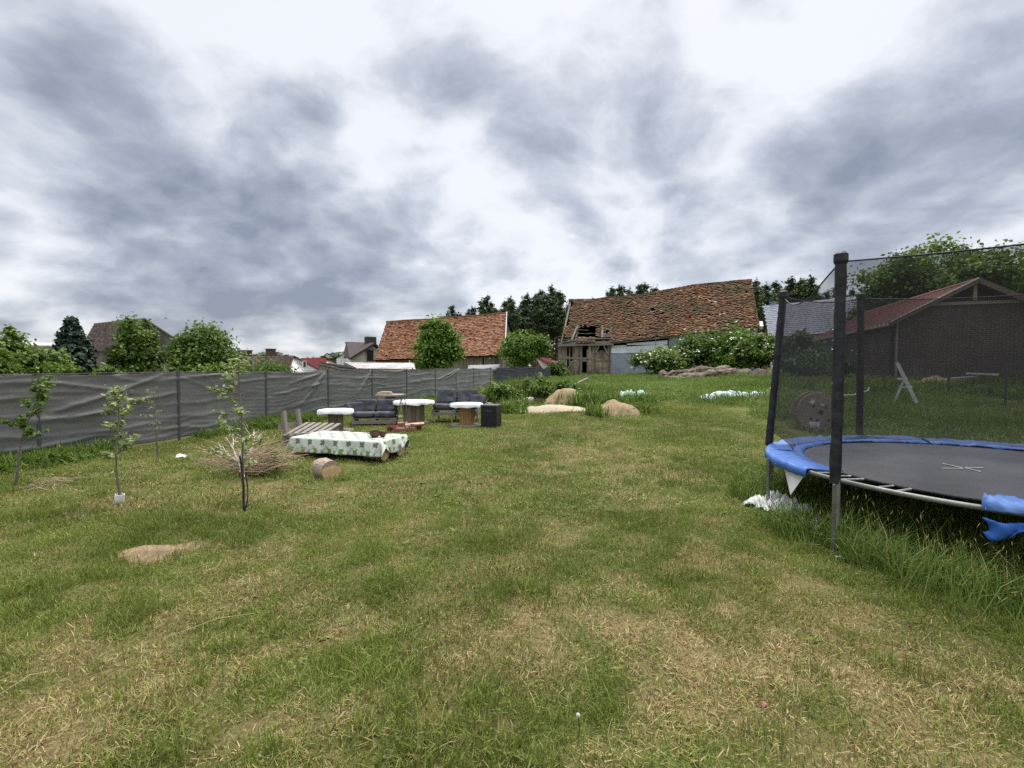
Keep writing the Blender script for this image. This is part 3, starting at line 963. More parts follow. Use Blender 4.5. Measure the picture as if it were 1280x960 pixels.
def mass(name, label, px0, px1, top_fn, D, n, leaf, lm, depth=6):
    px = rng.uniform(px0, px1, n); Dd = D + rng.uniform(0, depth, n)
    x = (px - 640) / FPX * Dd
    top = np.array([zat(top_fn(p), d_) for p, d_ in zip(px, Dd)])
    g0 = gz(x, Dd)
    z = g0 + (top - g0) * (1 - rng.random(n) ** 1.2)
    C = np.stack([x, Dd, z], -1)
    V, q = leaf_quads(C, np.tile([0, -.6, .6], (n, 1)), leaf, aspect=1.4)
    o = np_mesh(name, V, q, lm, None, rng.random(n))
    tag(o, label, 'forest', kind='stuff')
    return o


mass('distant_forest', 'far low band of dark forest along the horizon at the left', 180, 470, lambda p: 444 + 4 * math.sin(p * .07) + 3 * float(vn(p * .35, 1)), 200, 6000, 1.5, L_PIN, 20)
mass('forest_undergrowth', 'dark undergrowth and massed trunks deep in the pine wood', 560, 1130, lambda p: float(np.interp(p, [560, 590, 640, 715, 760, 930, 1130], [425, 408, 402, 402, 420, 400, 400])) + 9 * float(vn(p * .16, 3)), 112, 9000, 1.0, L_SPR, 14)

# ================================================================== BUILDINGS
WOOD_OLD = mat('weathered_boards', (.20, .17, .125), (.40, .35, .275), 5, .95, .5, (6, 6, .35), stain=(.085, .065, .045), stain_scale=.9, attr=[(0, (.45, .42, .38)), (.5, (.85, .82, .78)), (1, (1.25, 1.15, 1.0))])
BEAM = mat('old_beam', (.13, .11, .09), (.28, .25, .21), 4, .95, .5, (.4, 6, 6))
SHADE_IN = mat('interior_shade', (.018, .015, .012), (.03, .025, .02), 3, 1, 0)  # near black colour stands for the shade inside barns and drum holes
TILE_O = mat('orange_tiles', (.75, .72, .70), (1.1, 1.1, 1.1), 2.2, .9, .3, attr=[(0, (.10, .038, .020)), (.18, (.17, .075, .042)), (.5, (.29, .135, .070)), (.8, (.37, .19, .105)), (1, (.46, .30, .20))])
TILE_R = mat('ruined_tiles', (.55, .55, .52), (1.15, 1.1, 1.05), 1.1, .95, .3, attr=[(0, (.055, .038, .026)), (.25, (.135, .076, .046)), (.55, (.225, .120, .068)), (.85, (.33, .19, .115)), (.97, (.40, .28, .19)), (1, (.50, .43, .36))], stain=(.105, .088, .048), stain_scale=.55)
TILE_B = mat('brown_tiles', (.7, .7, .7), (1.1, 1.1, 1.1), 2, .9, .3, attr=[(0, (.028, .020, .017)), (.5, (.062, .042, .034)), (1, (.12, .078, .060))])
TILE_DB = mat('dark_brown_sheet', (.045, .033, .028), (.065, .048, .04), 4, .7, .1)
TILE_G = mat('grey_roof_tiles', (.85, .85, .88), (1.05, 1.05, 1.08), 2, .85, .2, attr=[(0, (.155, .165, .19)), (.5, (.185, .195, .225)), (1, (.215, .225, .255))])
PLASTER_W = mat('white_plaster', (.62, .61, .58), (.74, .73, .70), 3, .9, .1, stain=(.45, .44, .41), stain_scale=.8)
PLASTER_G = mat('grey_render', (.25, .275, .32), (.33, .355, .40), 1.3, .9, .1, stain=(.21, .23, .27), stain_scale=.5)
PANEL_W = mat('pale_panel', (.58, .62, .64), (.70, .73, .74), 2, .6, .05)
SHEET = mat('corrugated_sheet', (.42, .40, .39), (.58, .56, .55), 2, .8, .1, stain=(.30, .22, .17), stain_scale=.7)
RED_SHEET = mat('red_roof_sheet', (.11, .020, .024), (.15, .03, .034), 3, .9, .05, spec=.1)
GLASS_DK = mat('dark_glass', (.02, .022, .025), (.035, .038, .042), 2, .15, 0, spec=.6)
TIMBER = mat('timber', (.26, .22, .17), (.38, .33, .26), 6, .85, .3, (1, 6, 6))
CHIM = mat('chimney_brick', (.07, .042, .035), (.13, .08, .065), 14, .95, .4)
BRICK_RED = mat('red_brick', (.20, .075, .05), (.33, .14, .095), 14, .95, .4)


def roof_tiles(P, nu, nv, m, parent, name='roof', skip=None, thick=.05, jit=.02, rvf=None, over=1.25, tiltj=.03):
    """P(u,v) -> point on the roof plane, v from ridge down. every tile is a small slab, row by row"""
    Vs = []; Qs = []; rv = []
    o = 0
    P00, P10, P01 = P(0, 0), P(1, 0), P(0, 1)
    nrm = (P10 - P00).cross(P01 - P00).normalized()
    if nrm.z < 0: nrm = -nrm
    for j in range(nv):
        for i in range(nu):
            sh = .5 if j % 2 else 0
            u0 = (i + sh) / nu; u1 = min((i + 1 + sh) / nu, 1.0)
            if u0 >= 1: continue
            v0 = j / nv; v1 = min((j + over) / nv, 1.02)
            if skip and skip((u0 + u1) / 2, (j + .5) / nv): continue
            ju = rnd.uniform(-jit, jit) / nu; jv = rnd.uniform(-jit, jit) * 2 / nv
            lift = rnd.uniform(0, tiltj)
            a, b, c, d = P(u0 + ju, v0 + jv), P(u1 + ju, v0 + jv), P(u1 + ju * .5, v1 + jv), P(u0 + ju * .5, v1 + jv)
            c = c + nrm * (thick + lift * rnd.random()); d = d + nrm * (thick + lift * rnd.random())
            e, f = c - nrm * thick, d - nrm * thick
            a0, b0 = a - nrm * .005, b - nrm * .005
            Vs += [a, b, c, d, e, f, a0, b0]
            Qs += [(o, o + 3, o + 2, o + 1), (o + 3, o + 5, o + 4, o + 2), (o, o + 6, o + 5, o + 3), (o + 1, o + 2, o + 4, o + 7)]
            r_ = rvf(u0, v0) if rvf else rnd.random()
            rv += [r_] * 4
            o += 8
    return np_mesh(name, [tuple(v) for v in Vs], Qs, m, parent, rv)


def bil(A, B, C, D):
    """A ridge left, B ridge right, C eave left, D eave right"""
    return lambda u, v: A.lerp(B, u).lerp(C.lerp(D, u), v)


def slab(mb, pts, th):
    """polygon with thickness along its normal (downwards)"""
    pts = [Vector(p) for p in pts]
    n = (pts[1] - pts[0]).cross(pts[2] - pts[0]).normalized()
    if n.z < 0: n = -n
    lo = [p - n * th for p in pts]
    k = len(pts)
    fs = [tuple(range(k)), tuple(reversed(range(k, 2 * k)))] + [(i, (i + 1) % k, k + (i + 1) % k, k + i) for i in range(k)]
    return mb.add(pts + lo, fs)


def wall(mb, a, b, z0, z1a, z1b=None, th=.2, inward=Vector((0, 1, 0))):
    """upright wall from a to b (ground plan), given thickness on the inward side"""
    a = Vector((a[0], a[1], 0)); b = Vector((b[0], b[1], 0))
    z1b = z1a if z1b is None else z1b
    i_ = inward.normalized() * th
    q = [a + Vector((0, 0, z0)), b + Vector((0, 0, z0)), b + Vector((0, 0, z1b)), a + Vector((0, 0, z1a))]
    r_ = [p + i_ for p in q]
    return mb.add(q + r_, [(0, 1, 2, 3), (7, 6, 5, 4), (0, 4, 5, 1), (1, 5, 6, 2), (2, 6, 7, 3), (3, 7, 4, 0)])


# ---- the ruined barn
def barn_ruined():
    th0 = R(18.4); W = 4.5
    rl = Vector((.1183 * 50, 50, 0)); L_ = 17.05
    ud = Vector((math.cos(th0), -math.sin(th0), 0)); fn = Vector((-math.sin(th0), -math.cos(th0), 0))
    base = gp(rl.x + fn.x * W, rl.y + fn.y * W)
    t = thing('ruined_barn', 'old half collapsed timber barn with a brown tiled roof that has a large hole', 'barn', (base.x, base.y, base.z))
    B = base.copy()

    def lc(v): return v - B
    zl, zr = zat(375.5, 50), zat(350, 44.6)
    # ridge height through the kink
    def zr_(u):
        k = (u * 44.6 * 0 + u)
        return float(np.interp(k, [0, .16, .42, .5, .7, 1], [zl, zl - .04, zat(368.5, 47.6), zat(365.5, 47), zat(357.5, 46.2), zr]))
    el, er = zat(429, 45.75), zat(408, 40.35)
    def ze_(u): return float(np.interp(u, [0, .30, .6, 1], [el, el - .02 + .02, zat(419.5, 42.6), er]))

    def P(u, v):
        p = rl + ud * (L_ * u)
        a = Vector((p.x, p.y, zr_(u))); e = p + fn * (W + .25); e = Vector((e.x, e.y, ze_(u)))
        q_ = a.lerp(e, v)
        q_.z -= .16 * math.sin(PI * v) * (1 - abs(u - .3))
        q_.z += .05 * float(vn(u * 14 + 3, v * 6)) - .02
        return lc(q_)

    def skip(u, v):
        w_ = .03 * (float(vn(u * 60, v * 30)) - .5)
        if .088 + w_ * 1.5 < u < .205 + w_ * 1.5 and .595 + w_ * 3 < v < .875 + w_: return True
        if u < .10 and .88 < v: return True
        if .2 < u < .285 and v > .87: return True
        if .225 < u < .275 + w_ and .74 < v < .8: return True
        if .39 < u < .415 + w_ and .38 + w_ < v < .445: return True
        if .475 < u < .502 and .33 + w_ < v < .385: return True
        if .50 < u < .56 and .475 < v < .49: return True
        if u < .03 and .47 < v < .52: return True
        if u < .012 + .02 * float(vn(v * 12, 4)): return True
        return rnd.random() < .006

    def rvf(u, v):
        b = .30 + .42 * float(fbm(u * 9, v * 5, 3)) + rnd.uniform(-.30, .30)
        if u > .82: b += .06
        if rnd.random() < .008: b = 1.0
        return min(1, max(0, b))
    roof = roof_tiles(P, 86, 30, TILE_R, t, 'roof', skip, .09, .16, rvf, 1.25, .10)
    roof['label'] = 'brown weathered tile roof with a large hole at its left end'
    # ridge capping
    mb = MB()
    for k in range(46):
        u = (k + .5) / 46
        mb.cur = rnd.random(); p = P(u, 0); mb.bar(p - ud * .22 + Vector((0, 0, -.02)), p + ud * .22 + Vector((0, 0, -.02 + rnd.uniform(-.02, .02))), .30, .26)
    mb.build('ridge_tiles', TILE_R, roof)
    # laths and rafters
    for k in range(26):
        u = .01 + .98 * k / 25
        if .10 < u < .21: continue
        mb = MB()
        for j in range(6): mb.bar(P(u, .01 + .16 * j) - Vector((0, 0, .24)), P(u, .01 + .16 * (j + 1)) - Vector((0, 0, .24)), .12, .15)
        mb.build('rafter', BEAM, roof)
    mb = MB()
    for v in (.60, .68, .76, .84, .90, .955):
        for k in range(10):
            u0, u1 = k * .03, (k + 1) * .03
            if rnd.random() < (.55 if .1 < u0 < .21 and v < .87 else .1): continue
            mb.bar(P(u0, v) - Vector((0, 0, .07)), P(u1, v + rnd.uniform(-.006, .006)) - Vector((0, 0, .07 + rnd.uniform(0, .04))), .07, .05)
    for (u0, v0, u1, v1) in [(.02, .99, .12, .93), (.10, .91, .24, .93), (.05, .95, .2, .965), (.16, .90, .30, .945), (.225, .62, .235, .9), (.085, .62, .07, .94), (.1, .57, .225, .555), (.24, .88, .33, .90), (.22, .84, .30, .845)]:
        mb.bar(P(u0, v0) + Vector((0, 0, .05)), P(u1, v1) + Vector((0, 0, .06)), .17, .10)
    mb.build('broken_laths', BEAM, roof)
    # inside and back
    mb = MB()
    back = -fn
    def Q(u, off, z):
        p = rl + ud * (L_ * u) + fn * off
        return lc(Vector((p.x, p.y, z)))
    z0 = B.z - .4
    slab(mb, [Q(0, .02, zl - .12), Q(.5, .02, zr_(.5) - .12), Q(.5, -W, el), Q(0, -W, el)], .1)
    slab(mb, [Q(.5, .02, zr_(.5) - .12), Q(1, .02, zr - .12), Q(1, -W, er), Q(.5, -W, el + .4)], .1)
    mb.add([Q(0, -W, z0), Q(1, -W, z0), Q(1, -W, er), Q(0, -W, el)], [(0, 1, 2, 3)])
    mb.build('back_roof_slope', SHADE_IN, t)
    mb = MB()
    for u, zt, e_ in ((0.004, zl, el), (.996, zr, er)):
        mb = MB()
        a = [Q(u, W - .1, z0), Q(u, -W, z0), Q(u, -W, e_ - .1), Q(u, 0, zt - .15), Q(u, W - .1, e_ - .1)]
        b = [p + (ud * .08 if u < .5 else ud * -.08) for p in a]
        mb.add(a + b, [(0, 1, 2, 3, 4), (9, 8, 7, 6, 5)] + [(i, (i + 1) % 5, 5 + (i + 1) % 5, 5 + i) for i in range(5)])
        mb.build('gable_wall', WOOD_OLD, t)
    # timber front, u 0 .. .285
    mb = MB()
    nb = 46; ue = .283
    for k in range(nb):
        u0 = ue * k / nb; u = ue * (k + .5) / nb
        mb.cur = rnd.random()
        zt = ze_(u) - .12; zb = B.z + .32
        w_ = ue * L_ / nb
        segs = [(zb + rnd.uniform(-.1, .12), zt - rnd.uniform(0, .1))]
        if .040 < u < .058: segs = [(zb, zb + .55), (zb + 1.55, zb + 1.75)]
        elif .062 <= u < .072: segs = [(zb, zb + 1.3)]
        elif .125 < u < .152: segs = [(zb, zb + .18), (zb + 1.25, zb + 1.48)]
        elif .152 <= u < .165: segs = [(zb, zb + 1.35), (zb + 1.5, zt - .5)]
        elif .205 < u < .262: segs = [(zb - .1, zt - .55 - .25 * abs(u - .233) / .03)]
        elif rnd.random() < .12: segs = [(zb, zt - rnd.uniform(.4, 1.1))]
        for (a, b) in segs:
            c = Q(u, W - .02 + rnd.uniform(-.02, .02), (a + b) / 2)
            mb.box(c, (w_ * rnd.uniform(.80, .97), .03, b - a), RZ(-th0) @ RY(rnd.uniform(-.012, .012)))
    bw = mb.build('board_wall', WOOD_OLD, t)
    # door leaf with a curved top, right
    mb = MB()
    for k in range(9):
        u = .208 + .0072 * k
        zt = B.z + 2.15 + .1 * math.sin(k / 8 * PI); mb.cur = rnd.uniform(.3, .8)
        mb.box(Q(u, W + .06, (B.z + .2 + zt) / 2), (.118, .04, zt - B.z - .2), RZ(-th0))
    for z in (.6, 1.7):
        mb.bar(Q(.206, W + .10, B.z + z), Q(.268, W + .10, B.z + z), .05, .12)
    mb.build('barn_door', WOOD_OLD, t)
    # frame timbers
    mb = MB()
    for u in (.0, .033, .094, .122, .166, .203, .27, .283):
        mb.bar(Q(u, W - .08, B.z + .2), Q(u, W - .08, ze_(u) - .05), .16, .18)
    mb.bar(Q(-.006, W + .14, el - .22), Q(.3, W + .14, el - .16), .2, .2)
    mb.bar(Q(-.008, W + .02, el - .02), Q(.29, W + .05, el + .03), .16, .14)
    mb.bar(Q(0, W - .05, B.z + 1.9), Q(.2, W - .05, B.z + 1.86), .14, .16)
    mb.bar(Q(.035, W + .0, B.z + .5), Q(.075, W + .0, B.z + 1.6), .1, .12)
    mb.bar(Q(.07, W - .0, B.z + .35), Q(.09, W + .0, B.z + 1.0), .1, .12)
    mb.bar(Q(.203, W + .06, B.z + 2.35), Q(.225, W + .06, el - .2), .12, .12)
    mb.bar(Q(.27, W + .06, B.z + 2.2), Q(.243, W + .06, el - .2), .12, .12)
    mb.build('timber_frame', BEAM, t)
    # broken brick plinth
    mb = MB()
    for k in range(26):
        u = .283 * (k + .5) / 26
        mb.box(Q(u, W + .0, B.z + .05 + rnd.uniform(-.02, .04)), (.19, .3, .5), RZ(-th0), .015)
    mb.build('brick_plinth', BRICK_RED, t)
    # plastered half and patched-in panels
    mb = MB()
    def wl(u0, u1, zb, zt0, zt1, off, th=.18):
        a = rl + ud * (L_ * u0) + fn * off - B; b = rl + ud * (L_ * u1) + fn * off - B
        wall(mb, a, b, zb - B.z, zt0 - B.z, zt1 - B.z, th, -fn)
    wl(.287, .58, z0, el - 1.05, el - .75, W - .02)
    wl(.58, .995, z0, ze_(.58) - .12, er - .12, W - .04)
    mb.build('rendered_wall', PLASTER_G, t)
    mb = MB()
    wl(.287, .56, el - 1.0, el - .47, el - .25, W + .015, .1)
    mb.build('pale_panel', PANEL_W, t)
    mb = MB()
    wl(.365, .575, el - .96, el - .50, el - .33, W + .06, .04)
    wl(.287, .365, el - .42, el - .30, el - .27, W + .05, .05)
    wl(.368, .574, el - .27, el - .13, el + .12, W + .05, .05)
    mb.build('patch_panel', mat('greyish_white_panel', (.50, .53, .53), (.62, .64, .63), 2, .7, .05), t)
    mb = MB()
    mb.bar(Q(.285, W + .16, el - .06), Q(.6, W + .14, ze_(.6) - .10), .12, .16)
    mb.bar(Q(.6, W + .14, ze_(.6) - .10), Q(1, W + .14, er - .10), .12, .16)
    mb.tube([Q(.515, W + .2, ze_(.515) + .12), Q(.515, W + .2, ze_(.515) - .75)], .025, 6)
    mb.build('eave_beam', BEAM, t)
    mb = MB(); mb.bar(P(1.008, .93), P(1.008, 1.03), .25, .35); mb.build('white_corner_board', PLASTER_W, t)
    return t


barn_ruined()


# ---- the orange tiled barn
def barn_orange():
    A, B_, C, D = at(483, 402.5, 55), at(633, 391.5, 51.5), at(467, 450, 51), at(630.5, 443.5, 47.5)
    g0 = gp(C.x, C.y)
    t = thing('tiled_barn', 'long wooden barn with an intact bright orange tiled roof', 'barn', g0)
    P0 = bil(A - g0, B_ - g0, C - g0, D - g0)

    def P(u, v):
        q_ = P0(u, v); q_.z -= .12 * math.sin(PI * v) + .08 * math.sin(PI * u) * (1 - v)
        q_.z += .05 * float(vn(u * 12, v * 7))
        return q_
    def rvf(u, v):
        b = .58 + rnd.uniform(-.33, .30) + .25 * (float(fbm(u * 8, v * 6, 3)) - .5)
        if u < .28: b -= .12 * rnd.random() + .05
        if rnd.random() < .10: b = rnd.uniform(0, .15)
        return min(1, max(0, b))
    roof = roof_tiles(P, 62, 26, TILE_O, t, 'roof', lambda u, v: rnd.random() < .012, .06, .08, rvf, 1.25, .06)
    mb = MB()
    for k in range(40):
        u = (k + .5) / 40; mb.cur = rnd.uniform(.4, .8); p = P(u, 0); mb.bar(P(u - .013, 0) + Vector((0, 0, .04)), P(u + .013, 0) + Vector((0, 0, .04)), .25, .12)
    mb.build('ridge_tiles', TILE_O, roof)
    mb = MB(); mb.bar(P(1.003, 0) + Vector((0, 0, .06)), P(1.003, 1.0) + Vector((0, 0, .06)), .10, .22); mb.build('barge_board', PLASTER_W, roof)
    mb = MB()
    uv = (B_ - A); uv.z = 0; uv.normalize(); nf = Vector((uv.y, -uv.x, 0))
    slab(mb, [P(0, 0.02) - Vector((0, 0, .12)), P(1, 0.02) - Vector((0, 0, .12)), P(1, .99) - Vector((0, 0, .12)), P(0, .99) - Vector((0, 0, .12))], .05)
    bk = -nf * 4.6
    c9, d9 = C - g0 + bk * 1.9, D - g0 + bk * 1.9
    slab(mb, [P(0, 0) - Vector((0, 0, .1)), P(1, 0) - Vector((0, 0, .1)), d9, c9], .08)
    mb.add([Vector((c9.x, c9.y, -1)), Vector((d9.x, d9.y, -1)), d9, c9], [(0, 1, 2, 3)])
    mb.build('back_roof_slope', SHADE_IN, t)
    # board walls
    mb = MB()
    c = (C - g0) + nf * -.45; d = (D - g0) + nf * -.45 - uv * .35
    n = 95
    for k in range(n):
        f = (k + .5) / n; p = c.lerp(d, f); mb.cur = rnd.uniform(.1, .9)
        if rnd.random() < .06: continue
        zt = p.z - .10
        mb.box((p.x, p.y, (zt - .6) / 2), ((d - c).length / n * .93, .04, zt + .6), RZ(math.atan2(uv.y, uv.x)))
    mb.build('board_wall', WOOD_OLD, t)
    mb = MB()
    for (pl, pe, pr) in ((P(0.012, 0), c, None), (P(.985, 0), d, None)):
        mb = MB()
        e2 = pe + bk * 1.72
        mb.add([Vector((pe.x, pe.y, -.6)), Vector((e2.x, e2.y, -.6)), Vector((e2.x, e2.y, pe.z - .1)), pl - Vector((0, 0, .2)), Vector((pe.x, pe.y, pe.z - .1))], [(0, 1, 2, 3, 4)])
        mb.build('gable_wall', WOOD_OLD, t)
    mb = MB()
    mb.bar(c + Vector((0, 0, -.12)) + nf * .1, d + Vector((0, 0, -.12)) + nf * .1, .14, .16)
    for f in (.02, .2, .4, .6, .7, .78, .87, .94, .99):
        p = c.lerp(d, f) + nf * .05; mb.bar(Vector((p.x, p.y, -.4)), Vector((p.x, p.y, p.z - .15)), .15, .15)
    mb.build('timber_frame', BEAM, t)
    return t


barn_orange()


def gable_house(name, label, cat, A, B_, C, D, wall_m, roof_m, depth=None, tiles=None, gable='right', chim=(), wins=(), eave_in=.35, chim_m=CHIM):
    """A,B ridge ends, C,D eave ends of the slope that is seen; a closed house is built behind it"""
    g0 = gp((C.x + D.x) / 2, (C.y + D.y) / 2)
    t = thing(name, label, cat, g0)
    A, B_, C, D = A - g0, B_ - g0, C - g0, D - g0
    uv = (B_ - A); uv.z = 0; uv.normalize(); nf = Vector((uv.y, -uv.x, 0))
    if (C - A).dot(nf) < 0: nf = -nf
    hw = (C - A).dot(nf)
    P = bil(A, B_, C, D)
    if tiles:
        roof = roof_tiles(P, tiles[0], tiles[1], roof_m, t, 'roof', None, .03, .02, None, 1.2, .01)
    else:
        mb = MB(); slab(mb, [A, B_, D, C], .12); roof = mb.build('roof', roof_m, t)
    C2, D2 = C - nf * (2 * hw), D - nf * (2 * hw)
    mb = MB(); slab(mb, [A - nf * .01, B_ - nf * .01, D2, C2], .12)
    mb.build('rear_roof_slope', roof_m if not tiles else TILE_DB, roof)
    mb = MB()
    i_ = Vector((0, 0, .14))
    ci, di = C - nf * eave_in + uv * .3, D - nf * eave_in - uv * .3
    c2, d2 = C2 + nf * eave_in + uv * .3, D2 + nf * eave_in - uv * .3
    ai, bi = A + uv * .3, B_ - uv * .3
    sl = (A.z - C.z) / max(hw, .1) * eave_in
    z0 = -1.0
    f = lambda p, z: Vector((p.x, p.y, z))
    ez1, ez2 = C.z + sl - .16, D.z + sl - .16
    vs = [f(ci, z0), f(di, z0), f(d2, z0), f(c2, z0), f(ci, ez1), f(di, ez2), f(d2, ez2), f(c2, ez1), f(ai, A.z - .16), f(bi, B_.z - .16)]
    mb.add(vs, [(0, 1, 5, 4), (1, 2, 6, 9, 5), (2, 3, 7, 6), (3, 0, 4, 8, 7)])
    w = mb.build('wall', wall_m, t)
    for (u, hgt, wdt) in chim:
        p = A.lerp(B_, u) - nf * .3
        mb = MB(); mb.box((p.x, p.y, p.z + hgt / 2 - .5), (wdt, wdt, hgt + 1.0), RZ(math.atan2(uv.y, uv.x))); mb.box((p.x, p.y, p.z + hgt + .05), (wdt * 1.2, wdt * 1.2, .1), RZ(math.atan2(uv.y, uv.x)))
        mb.build('chimney', chim_m, roof)
    for (side, f_, z, ww, wh) in wins:      # windows in the right gable
        a, b = (di, d2) if side == 'right' else (ci, di)
        p = a.lerp(b, f_); n_ = uv if side == 'right' else nf
        e_ = (b - a); e_.z = 0; e_.normalize()
        fr = MB()
        ang = math.atan2(e_.y, e_.x)
        c = Vector((p.x, p.y, z)) + n_ * .02
        for (dx, dz, sx, sz) in ((0, wh / 2, ww + .1, .1), (0, -wh / 2, ww + .1, .1), (-ww / 2, 0, .1, wh), (ww / 2, 0, .1, wh)):
            fr.box(c + e_ * dx + Vector((0, 0, dz)), (sx, .12, sz), RZ(ang))
        wo = fr.build('window', PLASTER_W, t)
        pn = MB(); pn.box(c + n_ * .01, (ww - .1, .06, wh - .1), RZ(ang)); pn.build('pane', GLASS_DK, wo)
    return t


OLD_WALL = mat('old_render', (.12, .11, .10), (.20, .185, .165), 3, .95, .3, stain=(.08, .07, .06), stain_scale=1.0)
# old house with dark sagging roof on the left
gable_house('old_house', 'old house with a dark brown hipped roof behind the trees on the left', 'house', at(118, 404, 46), at(181, 397.5, 42), at(98, 440, 43), at(172, 436, 38.5), OLD_WALL, TILE_B, tiles=(46, 22))
gable_house('flat_shed', 'pale low outbuilding between the small tree and the spruce on the far left', 'outbuilding', at(20, 427, 42), at(70, 429, 42), at(20, 431, 39), at(70, 432, 39), PLASTER_W, SHEET)
gable_house('brown_cottage', 'cottage with a brown tiled roof, two chimneys and a white gable', 'house', at(300, 445.5, 66), at(368, 444.5, 60), at(296, 466, 62), at(361, 466, 57), PLASTER_W, TILE_B, tiles=(50, 18), chim=((.1, .75, .9), (.55, .85, .85)), wins=(('right', .45, 1.75, .45, .8),))
gable_house('red_roofed_shed', 'low building with a plain dark red sheet roof beside the white gable', 'outbuilding', at(376, 447.5, 74), at(407, 447.5, 72), at(370, 466, 70), at(411, 466, 68), PLASTER_W, RED_SHEET)
gable_house('red_roofed_cabin', 'small white building with a red roof at the left corner of the ruined barn', 'outbuilding', at(668, 446, 62), at(682, 447, 60.5), at(684, 453.5, 59), at(699, 456, 57), PLASTER_W, RED_SHEET)


# white house with dark brown roof, gable towards us on the right
def white_house():
    g0 = place(455, 60)
    t = thing('white_house', 'white plastered house with a dark brown roof left of the orange tiled barn', 'house', g0)
    A = at(433, 427, 66) - g0; Bp = at(468, 428.5, 57) - g0            # ridge back to front
    Lb, Lf = at(428, 447, 63) - g0, at(437, 447.5, 55) - g0             # left eave
    mb = MB(); slab(mb, [A, Bp, Lf, Lb], .2)
    Rf = Bp + (Bp - Lf); Rf.z = Lf.z; Rb = A + (A - Lb); Rb.z = Lb.z
    rf = mb.build('roof', TILE_DB, t)
    mb = MB(); slab(mb, [Bp, A, Rb, Rf], .2); mb.build('rear_roof_slope', TILE_DB, rf)
    mb = MB()
    lf = Lf.lerp(Rf, .08); rfn = Lf.lerp(Rf, .92); dy = (A - Bp); dy.z = 0; dy = dy.normalized()
    lf += dy * .5; rfn += dy * .5
    lb, rb = lf + dy * 6.5, rfn + dy * 6.5
    top = lf.lerp(rfn, .5); top.z = Bp.z - .35; topb = top + dy * 6.5
    f = lambda p, z: Vector((p.x, p.y, z))
    zz = Lf.z + .0
    mb.add([f(lf, -1), f(rfn, -1), f(rfn, zz), top, f(lf, zz), f(lb, -1), f(rb, -1), f(rb, zz), topb, f(lb, zz)],
           [(0, 1, 2, 3, 4), (9, 8, 7, 6, 5), (0, 4, 9, 5), (1, 6, 7, 2)])
    mb.build('wall', PLASTER_W, t)
    e = (rfn - lf); e.z = 0; e.normalize(); ang = math.atan2(e.y, e.x)
    c = lf.lerp(rfn, .42); c.z = zat(444, 55) - g0.z
    mb = MB()
    for (dx, dz, sx, sz) in ((0, .7, 1.0, .1), (0, -.7, 1.0, .1), (-.45, 0, .1, 1.4), (.45, 0, .1, 1.4)):
        mb.box(c - dy * .03 + e * dx + Vector((0, 0, dz)), (sx, .12, sz), RZ(ang))
    wo = mb.build('window', TIMBER, t)
    mb = MB(); mb.box(c - dy * .03, (.8, .06, 1.3), RZ(ang)); mb.build('pane', GLASS_DK, wo)
    mb = MB(); p = A.lerp(Bp, .8) + e * .3; mb.box((p.x, p.y, p.z + .1), (1.2, .8, 1.2), RZ(ang)); mb.build('chimney', TILE_DB, rf)
    return t


white_house()

# lean-to sheet roofs in front of the orange barn
def lean_to(name, label, q, m, rise=.0):
    pts_ = [at(px, py, D) for (px, py, D) in q]
    c = sum(pts_, Vector()) / 4; g0 = gp(c.x, c.y)
    t = thing(name, label, 'shed', g0)
    P = [p - g0 for p in pts_]
    n = 40; rows = []
    for j in range(2):
        row = []
        for i in range(n * 2 + 1):
            u = i / (n * 2)
            p = P[0].lerp(P[1], u).lerp(P[3].lerp(P[2], u), j); p = p + Vector((0, 0, .025 * math.cos(i * PI)))
            row.append(p)
        rows.append(row)
    mb = MB(); mb.grid(rows, False)
    rows2 = [[p - Vector((0, 0, .03)) for p in r_] for r_ in rows]
    mb.grid(rows2, False)
    mb.build('roof', m, t)
    mb = MB()
    for k in range(4):
        a, b = P[k], P[(k + 1) % 4]
        mb.bar(a - Vector((0, 0, .12)), b - Vector((0, 0, .12)), .1, .1)
        a2 = a.lerp(c - g0, .05); mb.bar(Vector((a2.x, a2.y, -.2)), a2 - Vector((0, 0, .1)), .12, .12)
    mb.build('timber_frame', BEAM, t)
    mb = MB(); f = lambda p, z: Vector((p.x, p.y, z))
    q_ = [p.lerp(c - g0, .07) for p in P]
    for k in range(4):
        a, b = q_[k], q_[(k + 1) % 4]
        for i in range(14):
            u0, u1 = i / 14, (i + .94) / 14; mb.cur = rnd.random()
            a_, b_ = a.lerp(b, u0), a.lerp(b, u1)
            mb.bar(f(a_, (a_.z - .3) / 2), f(b_, (b_.z - .3) / 2), .03, a_.z - .15)
    mb.build('board_wall', WOOD_OLD, t)
    return t


lean_to('lean_to_shed', 'low shed with pale patched sheet roof at the foot of the orange barn', [(430, 453.0, 41), (517, 453.5, 41), (519, 461.5, 36.5), (446, 460.5, 36.5)], SHEET)
lean_to('lean_to_shed', 'dark sagging lean-to roof left of the pale sheet roof', [(398, 452.5, 41), (428, 456.5, 41), (448, 461, 37), (424, 459, 37)], mat('tar_sheet', (.05, .04, .035), (.09, .075, .065), 4, .8, .1))
lean_to('lean_to_shed', 'grey sheet lean-to in front of the board wall of the orange barn', [(586, 456.5, 42), (625, 455.5, 42), (622, 461.5, 39.5), (585, 461.5, 39.5)], mat('grey_sheet', (.28, .29, .30), (.40, .41, .42), 3, .7, .1))

# ---- grey roofed house
gable_house('grey_roofed_house', 'house with a light grey tiled roof to the right of the ruined barn', 'house', at(953, 382.5, 52), at(1091, 368.5, 46), at(961, 421, 47), at(1106, 411, 41.5), PLASTER_W, TILE_G, tiles=(44, 17), chim=((.10, .25, .5),), chim_m=PLASTER_G)
mbv = MB()


